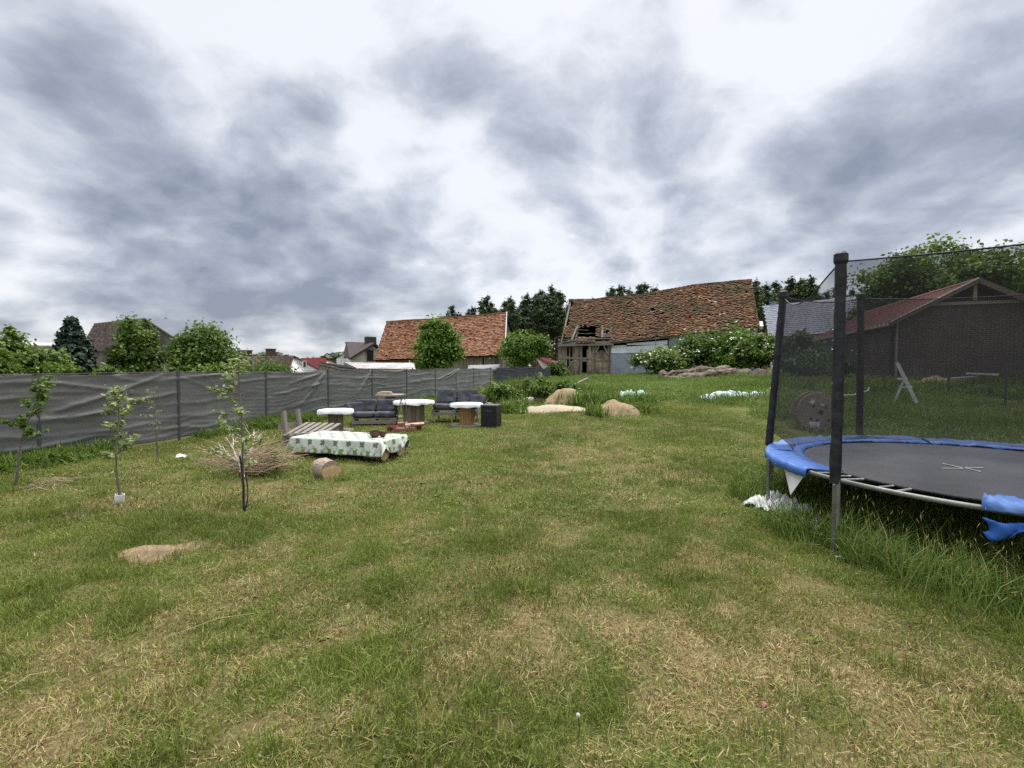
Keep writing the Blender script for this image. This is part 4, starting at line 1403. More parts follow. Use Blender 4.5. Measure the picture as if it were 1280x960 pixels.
# ---- brick building with red metal roof
def brick_mat():
    m, nt, p, out = new_mat('dark_brick'); L = nt.links
    tc = node(nt, 'ShaderNodeTexCoord')
    br = node(nt, 'ShaderNodeTexBrick', i_Scale=1.0)
    br.inputs['Brick Width'].default_value = .26; br.inputs['Row Height'].default_value = .085; br.inputs['Mortar Size'].default_value = .012
    br.inputs['Color1'].default_value = (.062, .038, .034, 1); br.inputs['Color2'].default_value = (.100, .060, .052, 1); br.inputs['Mortar'].default_value = (.16, .145, .135, 1)
    sp = node(nt, 'ShaderNodeSeparateXYZ'); L.new(tc.outputs['Object'], sp.inputs[0])
    cb = node(nt, 'ShaderNodeCombineXYZ'); L.new(sp.outputs[0], cb.inputs[0]); L.new(sp.outputs[2], cb.inputs[1])
    L.new(cb.outputs[0], br.inputs['Vector'])
    n = node(nt, 'ShaderNodeTexNoise', i_Scale=1.4, i_Detail=5); L.new(tc.outputs['Object'], n.inputs['Vector'])
    r_ = ramp(nt, [(.35, (.75, .75, .75)), (.7, (1.15, 1.12, 1.1))]); L.new(n.outputs['Fac'], r_.inputs[0])
    L.new(mixc(nt, br.outputs['Color'], r_.outputs[0], 1.0, 'MULTIPLY'), p.inputs['Base Color'])
    p.inputs['Roughness'].default_value = .92
    b = node(nt, 'ShaderNodeBump', i_Strength=.5, i_Distance=.01, invert=True); L.new(br.outputs['Fac'], b.inputs['Height']); L.new(b.outputs[0], p.inputs['Normal'])
    return m


BRICK = brick_mat()


def brick_building():
    k = 21 / 18.0
    Ap = Vector((16.64 * k, 17.4 * k, 0)); u = Vector((.94, -.34, 0)).normalized()
    n_in = Vector((-u.y, u.x, 0))                 # into the building
    zA, zE, hw = zat(351, 17.4 * k), zat(405, 21.3), 3.0
    g0 = gp(Ap.x, Ap.y)
    t = thing('brick_building', 'dark brick outbuilding with a low gable and a red brown metal roof', 'building', g0, math.atan2(u.y, u.x))
    # local frame: x along the gable, y into the building, z up
    za, ze = zA - g0.z, zE - g0.z; Ld = 13.5; sl = (za - ze) / hw
    mb = MB()
    RM = mat('red_brown_metal', (.22, .095, .085), (.29, .125, .11), 1.6, .5, .05, stain=(.20, .10, .09), stain_scale=.8)
    oh = .30                                        # overhang past the gable
    xe = hw + .0
    nr = 26
    for sgn in (-1, 1):
        for j in range(nr):                          # standing ribs run down the slope
            y0 = -oh + (Ld + oh) * j / nr; y1 = -oh + (Ld + oh) * (j + 1) / nr
            P = [Vector((0, y0, za)), Vector((sgn * xe, y0, ze)), Vector((sgn * xe, y1, ze)), Vector((0, y1, za))]
            slab(mb, P, .05)
            mb.bar(P[0] + Vector((0, .02, .02)), P[1] + Vector((0, .02, .02)), .04, .04)
    roof = mb.build('roof', RM, t)
    mb = MB(); mb.tube([(0, -oh, za + .02), (0, Ld, za + .02)], .07, 8); mb.build('ridge_cap', RM, roof)
    mb = MB()
    for sgn in (-1, 1):
        mb.bar(Vector((0, -oh - .02, za - .02)), Vector((sgn * (xe + .03), -oh - .02, ze - .02)), .03, .20)
    mb.build('barge_board', mat('brown_trim', (.10, .075, .065), (.14, .10, .09), 4, .7, .05), roof)
    mb = MB()
    mb.bar(Vector((0, -oh - .04, za + .07)), Vector((-xe, -oh - .04, ze + .07)), .04, .035)
    mb.build('verge_flashing', PLASTER_W, roof)
    mb = MB(); wx = hw - .35; we = ze + sl * .35 - .06
    zb = -1.2
    def Wl(P): return mb.add(P, [tuple(range(len(P)))])
    # gable wall with the open truss set back above the tie beam
    zt = zat(381.5, 17.9 * k) - g0.z
    xt = (za - zt) / sl
    mb.box((0, .12, (zb + we) / 2), (2 * wx, .24, we - zb))
    tri = [(-wx, 0, we + .003), (wx, 0, we + .003), (0, 0, za - .15)]
    mb.add([Vector((x, .5 if True else 0, z)) for (x, y, z) in tri] + [Vector((x, .7, z)) for (x, y, z) in tri], [(0, 1, 2), (5, 4, 3), (0, 2, 5, 3), (1, 4, 5, 2)])
    # fill wall up to the tie beam
    if zt > we:
        xx = (za - .16 - zt) / sl
        mb.add([Vector((-wx, .0, we + .002)), Vector((wx, .0, we + .002)), Vector((xx, 0, zt)), Vector((-xx, 0, zt)), Vector((-wx, .24, we + .002)), Vector((wx, .24, we + .002)), Vector((xx, .24, zt)), Vector((-xx, .24, zt))],
               [(0, 1, 2, 3), (7, 6, 5, 4), (3, 2, 6, 7)])
    mb.build('wall', BRICK, t)
    mb = MB()
    for sgn in (-1, 1):
        mb.box((sgn * wx, Ld / 2 + .1, (zb + we) / 2), (.24, Ld - .5, we - zb), None)
    mb.box((0, Ld - .3, (zb + we) / 2), (2 * wx - .3, .24, we - zb))
    mb.build('side_wall', BRICK, t)
    mb = MB()
    mb.box((0, -.06, zt + .02), (2 * xt - .05, .10, .13)); mb.box((0, -.06, (zt + za) / 2), (.12, .09, za - zt - .25))
    tb = mb.build('roof_truss', TIMBER, t)
    mb = MB(); mb.tube([(-wx - .0, -.08, we - .02), (-wx, -.08, zb + .3)], .045, 8)
    mb.tube([(-xe + .05, -oh + .05, ze - .06), (-xe + .05, Ld - .2, ze - .1)], .06, 8)
    mb.build('drainpipe', mat('grey_pipe', (.22, .22, .22), (.30, .30, .30), 5, .5, 0), t)
    return t


brick_building()

# ================================================================== FENCES
def fabric_mat(name, c0, c1):
    m, nt, p, out = new_mat(name); L = nt.links
    tc = node(nt, 'ShaderNodeTexCoord')
    mp = node(nt, 'ShaderNodeMapping'); mp.inputs['Scale'].default_value = (1.2, 1.2, 4); L.new(tc.outputs['Object'], mp.inputs['Vector'])
    n1 = node(nt, 'ShaderNodeTexNoise', i_Scale=1.6, i_Detail=7, i_Roughness=.65); L.new(mp.outputs[0], n1.inputs['Vector'])
    r_ = ramp(nt, [(.3, c0), (.7, c1)]); L.new(n1.outputs['Fac'], r_.inputs[0])
    n2 = node(nt, 'ShaderNodeTexNoise', i_Scale=160, i_Detail=2); L.new(tc.outputs['Object'], n2.inputs['Vector'])
    r2 = ramp(nt, [(.35, (.7, .7, .7)), (.65, (1.25, 1.25, 1.25))]); L.new(n2.outputs['Fac'], r2.inputs[0])
    L.new(mixc(nt, r_.outputs[0], r2.outputs[0], 1.0, 'MULTIPLY'), p.inputs['Base Color'])
    p.inputs['Roughness'].default_value = .75; p.inputs['Sheen Weight'].default_value = .25
    return m


FAB = fabric_mat('shade_cloth', (.090, .088, .084), (.150, .147, .140))
FAB2 = fabric_mat('dark_shade_cloth', (.020, .023, .032), (.032, .036, .047))
STEEL_DK = mat('dark_post', (.05, .052, .056), (.085, .087, .092), 5, .6, .1)


def screen_fence(name, label, A, B, ztop, posts, m, res=.045, folds=True, zbot=.03, tmin=0.0):
    L_ = (B - A).length; d = (B - A).normalized(); n = Vector((d.y, -d.x, 0))
    org = gp(A.x, A.y); t = thing(name, label, 'fence', org)
    ns = int((L_ - tmin) / res) + 1; nh = 46
    S, H = np.meshgrid(np.linspace(tmin, L_, ns), np.linspace(0, 1, nh))
    pp = sorted(posts)
    ip = np.array(pp)
    dist = np.min(np.abs(S[..., None] - ip), -1)
    gapw = np.interp(S, ip, ip)  # placeholder to keep shapes
    X = A.x + d.x * S; Y = A.y + d.y * S
    zg = gz(X, Y) + zbot + .06 * (vn(S * .9, S * 0 + 4) - .3)
    zt = ztop(S) - .03 * np.sin(np.clip(dist / 1.2, 0, 1) * PI / 2) + .012 * (vn(S * 3, S * 0) - .5)
    Z = zg + (zt - zg) * H
    off = .03 * np.sin(np.clip(dist / 1.3, 0, 1) * PI / 2) * (fbm(S * .6, H * 2, 2) - .6) * 2
    # tension folds: mostly level, wandering
    warp = .9 * (fbm(S * .35, H * 1.2 + 3, 3) - .5)
    ph = H * 5.2 + warp * 2.2 + .35 * np.sin(S * .6)
    rid = (1 - np.abs(2 * (ph - np.floor(ph)) - 1)) ** 5
    off = off + .020 * rid * (vn(S * .55 + 9, np.floor(ph) * 3.3) ** 1.5) * 2.3
    ph2 = H * 14 + 3 * fbm(S * .8, H * 3 + 30, 3)
    off = off + .011 * np.sin(ph2 * 2 * PI) * fbm(S * .7, H * 2, 2)
    # long slanting creases running up to some posts
    for (s0, h0, s1, h1, amp, w_) in (folds or []):
        tt = np.clip((S - s0) / (s1 - s0), 0, 1); hh = h0 + (h1 - h0) * tt
        msk = ((S > min(s0, s1)) & (S < max(s0, s1)))
        u = (H - hh + .02 * (vn(S * 2.5, S * 0 + s0) - .5)) / w_
        off = off + amp * np.exp(-u * u) * msk * np.sin(np.clip(tt, .02, .98) * PI) ** .5
    # cloth pulled in at each post
    off = off - .012 * np.exp(-(dist / .05) ** 2)
    hem = np.exp(-((1 - H) / .02) ** 2); off = off + .008 * hem
    off = off + .05 * np.exp(-(H / .10) ** 2) * (vn(S * 2.2, S * 0 + 8) - .3)
    X = X + n.x * off - org.x; Y = Y + n.y * off - org.y; Z = Z - org.z
    V = np.stack([X, Y, Z], -1).reshape(-1, 3)
    i_ = np.arange(ns * nh).reshape(nh, ns)
    q = np.stack([i_[:-1, :-1], i_[:-1, 1:], i_[1:, 1:], i_[1:, :-1]], -1).reshape(-1, 4)
    cl = np_mesh('fabric', V, q, m, t, smooth=True)
    sm = cl.modifiers.new('thickness', 'SOLIDIFY'); sm.thickness = .004
    for s in pp:
        p = A + d * s; g = float(gz(p.x, p.y)); z1 = float(ztop(np.array([s]))[0])
        mb = MB(); lean = rnd.uniform(-.02, .02)
        q0 = Vector((p.x, p.y, g - .3)) - org - n * .012; q1 = Vector((p.x, p.y, z1 + .025)) - org - n * .008 + d * lean
        mb.tube([q0, q1], .028, 8); mb.build('post', STEEL_DK, t)
    mb = MB(); k = 60
    mb.tube([Vector((A.x + d.x * (tmin + (L_ - tmin) * j / k), A.y + d.y * (tmin + (L_ - tmin) * j / k), float(ztop(np.array([tmin + (L_ - tmin) * j / k]))[0]) + .0)) - org for j in range(k + 1)], .008, 6)
    mb.build('top_wire', STEEL_DK, t)
    return t


def fence_s(px):
    a = (px - 640) / FPX
    s = (a * FA.y - FA.x) / (FDIR.x - a * FDIR.y)
    return s


LF = (FB - FA).length
post_s = [-4.6, -1.9] + [fence_s(p) for p in (46, 222, 332, 410, 465, 508, 544, 570, 592, 613)]
fl = []
for px0, h0, px1, h1, am, w_ in [(60, .52, 205, .98, .05, .03), (80, .42, 190, .66, .045, .025), (20, .45, 170, .50, .04, .02), (150, .60, 222, .70, .035, .02), (375, .30, 407, .97, .06, .03), (382, .55, 405, .95, .05, .025), (360, .75, 405, .99, .04, .025), (452, .05, 464, .95, .07, .05),
                                 (446, .4, 464, .98, .06, .04), (556, .62, 575, .99, .06, .035), (545, .6, 572, .98, .045, .03), (340, .55, 400, .72, .03, .02), (228, .9, 300, .62, .02, .02), (10, .80, 120, .78, .03, .015), (100, .22, 215, .30, .035, .02), (-20, .15, 140, .17, .04, .015), (470, .5, 506, .52, .03, .02), (511, .6, 543, .63, .03, .02)]:
    fl.append((fence_s(px0), h0, fence_s(px1), h1, am, w_))
screen_fence('screen_fence', 'long garden fence covered with creased grey shade cloth along the left side', FA, FB, lambda s: 1.45 + .012 * np.sin(np.asarray(s) * .8) + .0 * np.asarray(s), post_s, FAB, folds=fl, tmin=-5.5)
A2, B2 = at(621, 470, 32), at(688, 470, 37.5)
A2.z = B2.z = 0
screen_fence('screen_fence', 'short darker piece of screen fence beyond the end of the long grey one', A2, B2, lambda s: 1.42 + .10 * np.sin(np.asarray(s) * .55), [.0, 2.2, 4.4, (B2 - A2).length - .05], FAB2, res=.06, folds=[])

# ================================================================== TRAMPOLINE
GALV = mat('galvanised_tube', (.16, .165, .165), (.26, .265, .265), 9, .42, .05, metal=.6, stain=(.16, .13, .10), stain_scale=3)
FOAM_BLK = mat('black_sleeve', (.008, .009, .011), (.016, .017, .021), 14, .55, .5, stain=(.03, .032, .037), stain_scale=9)
MATB = mat('jumping_mat', (.060, .062, .074), (.080, .082, .097), 3, .55, .0, stain=(.095, .096, .11), stain_scale=1.1)
PADB = mat('blue_pad', (.040, .110, .36), (.060, .155, .45), 6, .55, .5, stain=(.11, .21, .47), stain_scale=2.2, spec=.4, bscale=9)
PADB_T = mat('torn_blue_pad', (.02, .09, .36), (.04, .13, .46), 6, .5, .3)
WHITE_P = mat('white_plastic', (.60, .60, .58), (.78, .78, .77), 5, .5, .15, stain=(.42, .41, .37), stain_scale=4)
SPRING = mat('spring_wire', (.42, .42, .40), (.6, .6, .57), 20, .4, 0, metal=.5)


def net_mat():
    m, nt, p, out = new_mat('safety_net'); L = nt.links
    p.inputs['Base Color'].default_value = (.010, .011, .012, 1); p.inputs['Roughness'].default_value = .8
    tr = node(nt, 'ShaderNodeBsdfTransparent'); mx = node(nt, 'ShaderNodeMixShader')
    tc = node(nt, 'ShaderNodeTexCoord'); n = node(nt, 'ShaderNodeTexNoise', i_Scale=2.2, i_Detail=4); L.new(tc.outputs['Object'], n.inputs['Vector'])
    mr = node(nt, 'ShaderNodeMapRange'); mr.inputs['From Min'].default_value = .3; mr.inputs['From Max'].default_value = .7; mr.inputs['To Min'].default_value = .42; mr.inputs['To Max'].default_value = .56
    L.new(n.outputs['Fac'], mr.inputs['Value']); L.new(mr.outputs[0], mx.inputs[0])
    L.new(tr.outputs[0], mx.inputs[1]); L.new(p.outputs[0], mx.inputs[2]); L.new(mx.outputs[0], out.inputs[0])
    return m


def trampoline():
    z0 = float(gz(TC.x, TC.y)); O = Vector((TC.x, TC.y, 0))
    t = thing('trampoline', 'large round trampoline with torn blue padding and a black safety net', 'trampoline', O)
    c = lambda a, r_, z: Vector((r_ * math.cos(a), r_ * math.sin(a), z))
    mb = MB(); mb.tube([c(2 * PI * k / 96, TR, TH) for k in range(97)], .021, 8, False); mb.build('frame_ring', GALV, t)
    # mat
    mb = MB(); rm = TR - .30
    rows = []
    for j in range(13):
        r_ = rm * j / 12
        rows.append([c(2 * PI * k / 72, max(r_, .001), TH - .012 - .025 * (1 - (j / 12) ** 2)) for k in range(73)])
    mb.grid(rows[::-1]); mb.build('jumping_mat', MATB, t)
    mb = MB(); mb.tube([c(2 * PI * k / 72, rm, TH - .012) for k in range(73)], .012, 6, False); mb.build('mat_hem', FOAM_BLK, t)
    # printed white strokes near the middle of the mat
    for (a, b) in (((1178, 579.2), (1203.5, 585)), ((1177.5, 585.3), (1203.5, 585.6)), ((1206.5, 584.2), (1229, 584.6)), ((1206.5, 584.8), (1226, 589.5))):
        q = []
        for (px, py) in (a, b):
            d = ray(px, py); zz = TH - .028
            q.append(Vector((0, 0, EYE)) + d * ((zz - EYE) / d.z) - O)
        mb = MB(); mb.bar(q[0], q[1], .014, .004); mb.build('white_mark', WHITE_P, t)
    # springs
    ns = 84
    for k in range(ns):
        a = 2 * PI * (k + .5) / ns
        deg = math.degrees(a)
        if not (186 < deg < 224) or rnd.random() < .25: continue
        mb = MB(); pts_ = []
        p0, p1 = c(a, rm + .01, TH - .012), c(a, TR - .01, TH)
        for j in range(2): pts_ = [p0, p1]
        mb.tube(pts_, .0085 if k % 3 else .011, 5); sp_ = mb.build('spring', SPRING, t)
    # blue safety pad: covers springs except a torn gap on the near side
    def pad(a0, a1, name, m, ro=.05, sag=0.0, seed=0, hang=.05, ragged=0.0, bunch=0.0):
        n = int(abs(a1 - a0) / 1.2) + 2; rows = []
        for i in range(n):
            a = R(a0 + (a1 - a0) * i / (n - 1))
            nz = lambda f_, o_: float(vn(i * .6 * f_ + seed, o_ + seed)) - .5
            row = []
            prof = [(-.34, .004), (-.30, .018), (-.2, .024), (-.08, .026), (0, .032), (.03, .030), (.046, .008), (.05, -hang)]
            for j, (dr, dz) in enumerate(prof):
                rr = TR + dr + ragged * nz(.9, j * .7) * (1 if j < 2 else .3)
                row.append(c(a, rr, TH + dz + .022 * nz(.55, j * .9) * (1 if j < 7 else 1.6) + .012 * nz(1.7, j) + .016 * nz(3.1, j * 1.7) + bunch * (1 + 2.5 * nz(2.3, j * .8)) * math.sin(min(1, j / 6) * PI) - sag * max(0, 1 - j / 3)))
            rows.append(row)
        mb = MB(); mb.grid(rows); o = mb.build(name, m, t)
        sm = o.modifiers.new('thickness', 'SOLIDIFY'); sm.thickness = .008
        return o
    for (a0, a1, s_) in ((-78, -30, 1), (-29.6, 18, 2), (18.4, 66, 3), (66.4, 103, 4), (103.4, 152, 5), (152.4, 186, 6)):
        pad(a0, a1, 'safety_pad', PADB, seed=s_ * 9)
    pad(-137, -78.4, 'safety_pad', PADB, seed=77, ragged=.30, bunch=.035, hang=.0)
    mb = MB(); a = R(-135)
    q = [[c(a + u * .075 - .03 + .02 * math.sin(v * 3 + u), TR + .05 + .03 * math.sin(u * 5), TH - .05 - v * .13 * (1 - .35 * abs(u - .5)) - .03 * float(vn(u * 4, v * 4))) for u in np.linspace(0, 1.2, 12)] for v in np.linspace(0, 1, 7)]
    mb.grid(q); o = mb.build('torn_pad_scrap', PADB_T, t); o.modifiers.new('thickness', 'SOLIDIFY').thickness = .01
    # white foam flap hanging from the pad end
    def pixp(px, py, D): return at(px, py, D) - O
    D_ = 4.75
    mb = MB(); a_, b_, d_ = pixp(980, 583, D_ + .12), pixp(1005, 595, D_ - .2), pixp(988, 619, D_ - .08)
    mb.add([a_, b_, d_, a_ + Vector((.02, .04, 0)), b_ + Vector((.02, .04, 0)), d_ + Vector((.02, .04, 0))], [(0, 1, 2), (5, 4, 3), (0, 3, 4, 1), (1, 4, 5, 2), (2, 5, 3, 0)])
    mb.build('foam_flap', WHITE_P, t)
    # legs (U shaped) and net poles
    angs = [197.4, 139, 85.5, 28, -33, -100]; prad = [2.075, 2.0, 2.06, 2.05, 2.05, 2.05]
    heads = []
    for i, deg in enumerate(angs):
        a = R(deg); tang = Vector((-math.sin(a), math.cos(a), 0))
        b = c(a, prad[i] - .03, 0); g = float(gz(b.x + O.x, b.y + O.y))
        p = c(a, prad[i], 0)
        h = 2.51 if i != 1 else 2.49
        lean = Vector((.0, .0, 0)) if i != 1 else Vector((.14, .0, 0))
        if i == 2: lean = Vector((-.0, .05, 0)); h = 2.58
        topv = Vector((p.x, p.y, h)) + lean
        heads.append((a, p, topv))
        lg = MB(); lg.tube([b - tang * .02 + Vector((0, 0, TH - .02)), b - tang * .02 + Vector((0, 0, g - .05))], .022, 8)
        leg_o = lg.build('leg', GALV, t)
        if i == 0: leg_o['label'] = 'galvanised leg with its tube sleeve seen nearest'
        ft = MB(); q0 = b - tang * .02 + Vector((0, 0, g + .02)); q1 = c(a + .42, TR + .045, 0); q1.z = float(gz(q1.x + O.x, q1.y + O.y)) + .02
        ft.tube([q0, q1], .02, 8); ft.tube([q1, Vector((q1.x, q1.y, TH - .02))], .02, 8); ft.build('leg_bow', GALV, t) if i else None
        po = MB(); po.tube([Vector((p.x, p.y, TH - .34)) + tang * .035, Vector((p.x, p.y, TH + .1)) + tang * .02], .019, 8)
        for z in (TH - .26, TH - .06): po.tube([Vector((p.x, p.y, z)) + tang * .04, b - tang * .03 + Vector((0, 0, z))], .012, 6)
        pole = po.build('pole', GALV, t)
        sl = MB(); n = 26; pts_ = []; rad = []
        for k in range(n + 1):
            u = k / n; q = Vector((p.x, p.y, TH + .0)).lerp(topv, u)
            pts_.append(q + Vector((.006 * (float(vn(u * 9, i)) - .5), .006 * (float(vn(u * 9, i + 9)) - .5), 0))); rad.append(.043 * (1 + .16 * (float(vn(u * 22, i * 3)) - .5)))
        sl.tube(pts_, rad, 12); sl.build('foam_sleeve', FOAM_BLK, pole)
        cp = MB(); cp.lathe(topv - Vector((0, 0, .06)), [(.046, 0), (.054, .02), (.053, .08), (.03, .10)], 12); cp.build('pole_cap', FOAM_BLK, pole)
        for kk in range(5):   # ties of the net round the sleeve
            u = rnd.uniform(.05, .95); q = Vector((p.x, p.y, TH)).lerp(topv, u)
            mb = MB(); mb.tube([q + c(2 * PI * j / 10, .047, .012 * math.sin(j + kk)) for j in range(6)], .0032, 5); mb.build('net_tie', WHITE_P if kk % 3 == 0 else SPRING, pole)
    # net, panel by panel between the poles
    NET = net_mat(); topropes = MB()
    order = [0, 1, 2, 3, 4, 5]
    for i in range(6):
        a0, p0, t0 = heads[order[i]]; a1, p1, t1 = heads[order[(i + 1) % 6]]
        rows = []; nS = 22
        sagv = (.16, .06, .04, .04, .05, .03)[i]
        a1w = a1
        while a1w - a0 > PI: a1w -= 2 * PI
        while a1w - a0 < -PI: a1w += 2 * PI
        for v in np.concatenate([[0, .045], np.linspace(.09, 1, 11)]):
            row = []
            for u in np.linspace(0, 1, nS):
                am = a0 + (a1w - a0) * u
                lo = c(am, rm + .03, TH + .0); hi = (t0 + (t1 - t0) * u) + Vector((0, 0, -.04))
                hi.z -= sagv * 4 * u * (1 - u) * (1.0 if i else (.6 + u))
                inn = Vector((-math.cos(am), -math.sin(am), 0))
                mid = lo.lerp(hi, v) if 0 else Vector((0, 0, 0))
                ed = p0.lerp(p1, u) * .985; w_ = min(1, v * 11)
                q = Vector((lo.x + (ed.x + (hi.x - ed.x) * v - lo.x) * w_, lo.y + (ed.y + (hi.y - ed.y) * v - lo.y) * w_, lo.z + (hi.z - lo.z) * v))
                q += inn * (.05 * math.sin(PI * u) * math.sin(PI * v) + .025 * (float(vn(u * 7 + i * 5, v * 5)) - .5) * min(1, 6 * u * (1 - u)))
                row.append(q)
            rows.append(row)
        mb = MB(); mb.grid(rows); mb.build('net_panel', NET, t)
        mb = MB(); mb.tube(rows[-1], .007, 5); mb.build('top_cord', FOAM_BLK, t)
    return t


trampoline()


def crumple(name, label, cat, loc, sx, sy, h, m, rotz=0, seed=0, n=26, group=None, th=.006):
    mb = MB(); rows = []
    for j in range(n + 1):
        row = []
        for i in range(n + 1):
            u, v = i / n - .5, j / n - .5; fi, fj = i / n * 8, j / n * 8 * max(.5, sy / sx)
            e = 1 + .25 * (float(vn(fi + seed, fj)) - .5)
            x, y = u * sx * e, v * sy * e
            z = h * (float(fbm(fi + seed, fj + seed * 2, 3)) ** 1.3) * max(0, 1 - (abs(2 * u) ** 3 + abs(2 * v) ** 3) * .6)
            ca, sa = math.cos(rotz), math.sin(rotz); X, Y = x * ca - y * sa, x * sa + y * ca
            zz = float(gz(loc.x + X, loc.y + Y)) - loc.z
            row.append(Vector((X, Y, zz + z + .01)))
        rows.append(row)
    mb.grid(rows); o = mb.build(name, m, None, loc); o.modifiers.new('thickness', 'SOLIDIFY').thickness = th
    return tag(o, label, cat, group)


crumple('plastic_foil', 'crumpled white foil lying in the grass beside the trampoline leg', 'foil', ground(974, 640), .46, .66, .26, WHITE_P, .3, 3)
o = crumple('plastic_scrap', 'small upright white plastic piece in the grass just left of the trampoline leg', 'plastic scrap', ground(1018, 664), .10, .10, .2, WHITE_P, .3, 8, 10)
BLUE_SH = mat('pale_blue_sheet', (.50, .60, .68), (.72, .77, .80), 3, .45, .2, stain=(.42, .56, .66), stain_scale=2)
crumple('plastic_sheet', 'long pale blue and white plastic sheet lying on the grass left of the trampoline', 'plastic sheet', gp((922 - 640) / 600 * 17.2, 17.2, .0), 2.6, .7, .34, BLUE_SH, -.05, 5, 40)
crumple('plastic_sheet', 'small pale green plastic sheet half hidden in the meadow grass', 'plastic sheet', gp((790 - 640) / 600 * 19, 19, .12), 1.1, .6, .4, mat('pale_green_sheet', (.20, .32, .25), (.30, .42, .34), 3, .5, .1), 0, 12, 16)
crumple('paper_scrap', 'small white paper scrap on the lawn between the fence and the brushwood', 'litter', ground(226, 572), .16, .14, .09, WHITE_P, .5, 21, 8)
crumple('wrapper', 'tiny crumpled red and white wrapper on the dry grass in the foreground', 'litter', ground(955, 884), .042, .026, .022, mat('red_wrapper', (.22, .02, .02), (.40, .24, .22), 40, .5, 0), .5, 25, 6)
crumple('paper_scrap', 'tiny white chip lying on the bare patch below the trampoline leg', 'litter', ground(1049, 698), .07, .025, .02, WHITE_P, -.3, 26, 5)

# dandelion clock
p = ground(722, 925)
dn = thing('dandelion', 'single white dandelion clock standing in the foreground grass', 'flower', p)
mb = MB(); mb.tube([(0, 0, -.01), (.01, 0, .06), (.0, -.01, .11)], .0022, 5); mb.build('stalk', MT, dn)
mb = MB(); mb.superq((0, -.01, .118), (.018, .018, .017), 1, 1, None, 10, 8); mb.build('seed_head', mat('seed_fluff', (.34, .34, .31), (.50, .50, .46), 60, .9, .2), dn)

# ================================================================== SEATING CORNER
CUSH = mat('grey_cushion', (.045, .047, .055), (.072, .074, .085), 10, .85, .25, stain=(.10, .10, .115), stain_scale=5)
PALLET = mat('grey_pallet_wood', (.16, .14, .12), (.30, .27, .235), 7, .9, .3, (1, 8, 8))
PALLET_L = mat('fresh_wood', (.36, .28, .18), (.50, .40, .27), 7, .85, .2, (6, 6, 1))
WHITE_T = mat('white_table_cover', (.60, .61, .62), (.80, .80, .80), 4, .6, .15, stain=(.48, .48, .47), stain_scale=3)
STAVE = mat('drum_staves', (.17, .135, .10), (.33, .27, .205), 6, .9, .3, (7, 7, .5), attr=[(0, (.6, .6, .6)), (1, (1.1, 1.05, 1))])
STAVE_O = mat('orange_staves', (.40, .22, .085), (.56, .34, .15), 6, .8, .2, (7, 7, .5), attr=[(0, (.7, .7, .7)), (1, (1.1, 1.05, 1))])


def drum_table(label, loc, r_top, h, r_core, core_m, top_m, r_base=None, cover=True):
    t = thing('cable_drum_table', label, 'table', loc, rnd.uniform(0, 6), 'tables made from cable drums')
    rb = r_base or r_top * .98
    mb = MB(); mb.lathe((0, 0, -.02), [(rb, 0), (rb, .055), (r_core, .056)], 28, None, .02); mb.build('base', PALLET, t)
    mb = MB(); n = 16
    for k in range(n):
        a = 2 * PI * k / n; mb.cur = rnd.random()
        mb.box((r_core * math.cos(a), r_core * math.sin(a), h / 2 + .01), (2 * PI * r_core / n * .96, .025, h - .06), RZ(a + PI / 2))
    mb.lathe((0, 0, .03), [(r_core * .92, 0), (r_core * .92, h - .08)], 16)
    mb.build('core', core_m, t)
    mb = MB(); mb.lathe((0, 0, h - .05), [(r_top * .99, 0), (r_top, .005), (r_top, .045), (r_top * .97, .05)], 36, None, .012); tp = mb.build('table_top', PALLET if cover else top_m, t)
    if cover:
        mb = MB(); n = 48; prof = []
        rows = []
        for (rr, z) in ((.001, h + .012), (r_top * .5, h + .014), (r_top * .94, h + .012), (r_top * 1.015, h + .004), (r_top * 1.03, h - .045)):
            row = []
            for k in range(n + 1):
                a = 2 * PI * (k % n) / n
                w = 1 + (.02 * math.sin(a * 7) + .03 * (float(vn(k % n * .8, loc[0] * 5)) - .5) if z < h else 0)
                dz = -.05 * float(vn(k % n * .6, loc[1] * 7)) if z < h else .008 * float(vn(k % n * .5, rr * 9))
                row.append(Vector((rr * w * math.cos(a), rr * w * math.sin(a), z + dz)))
            rows.append(row)
        mb.grid(rows); mb.build('white_cover', top_m, tp)
    return t


def base_at(px, D): return gp((px - 640) / FPX * D, D)


drum_table('cable drum table with a white top, leftmost of the four, left of the lower sofa', base_at(419, 11.6), .41, .52, .16, STAVE, WHITE_T, .42)
drum_table('largest white topped cable drum table with a thick grey core, between the two sofas', base_at(517, 13.0), .54, .62, .27, STAVE, WHITE_T, .5)
t3 = drum_table('bare brown cable drum table at the back behind the dark iron rods', base_at(488, 14.4), .44, .70, .14, STAVE, PALLET, .4, False)
drum_table('cable drum table with white top and fresh orange core beside the black box', base_at(583, 12.5), .42, .57, .165, STAVE_O, WHITE_T, .42)
b3 = base_at(481, 14.3); b3.z += .70
mb = MB(); mb.box((0, 0, .03), (.42, .28, .05), RZ(.2)); mb.box((.02, 0, .075), (.3, .24, .035), RZ(-.1)); o = mb.build('plank_offcut', PALLET_L, None, b3); tag(o, 'two pale board offcuts stacked on the bare brown drum table', 'offcuts')


def cushion(mb, c, size, rot=None, tufts=((0, 0),)):
    sx, sy, sz = size

    def dent(v):
        for (tx, ty) in tufts:
            d2 = ((v.x / sx - tx) * 3.2) ** 2 + ((v.y / sy - ty) * 3.2) ** 2
            v.z *= 1 - .42 * math.exp(-d2 * 2.5)
        v.z += .01 * math.sin(v.x * 30) * math.cos(v.y * 23)
        return v
    mb.superq(c, size, .42, .28, rot, 32, 14, dent)
    return mb


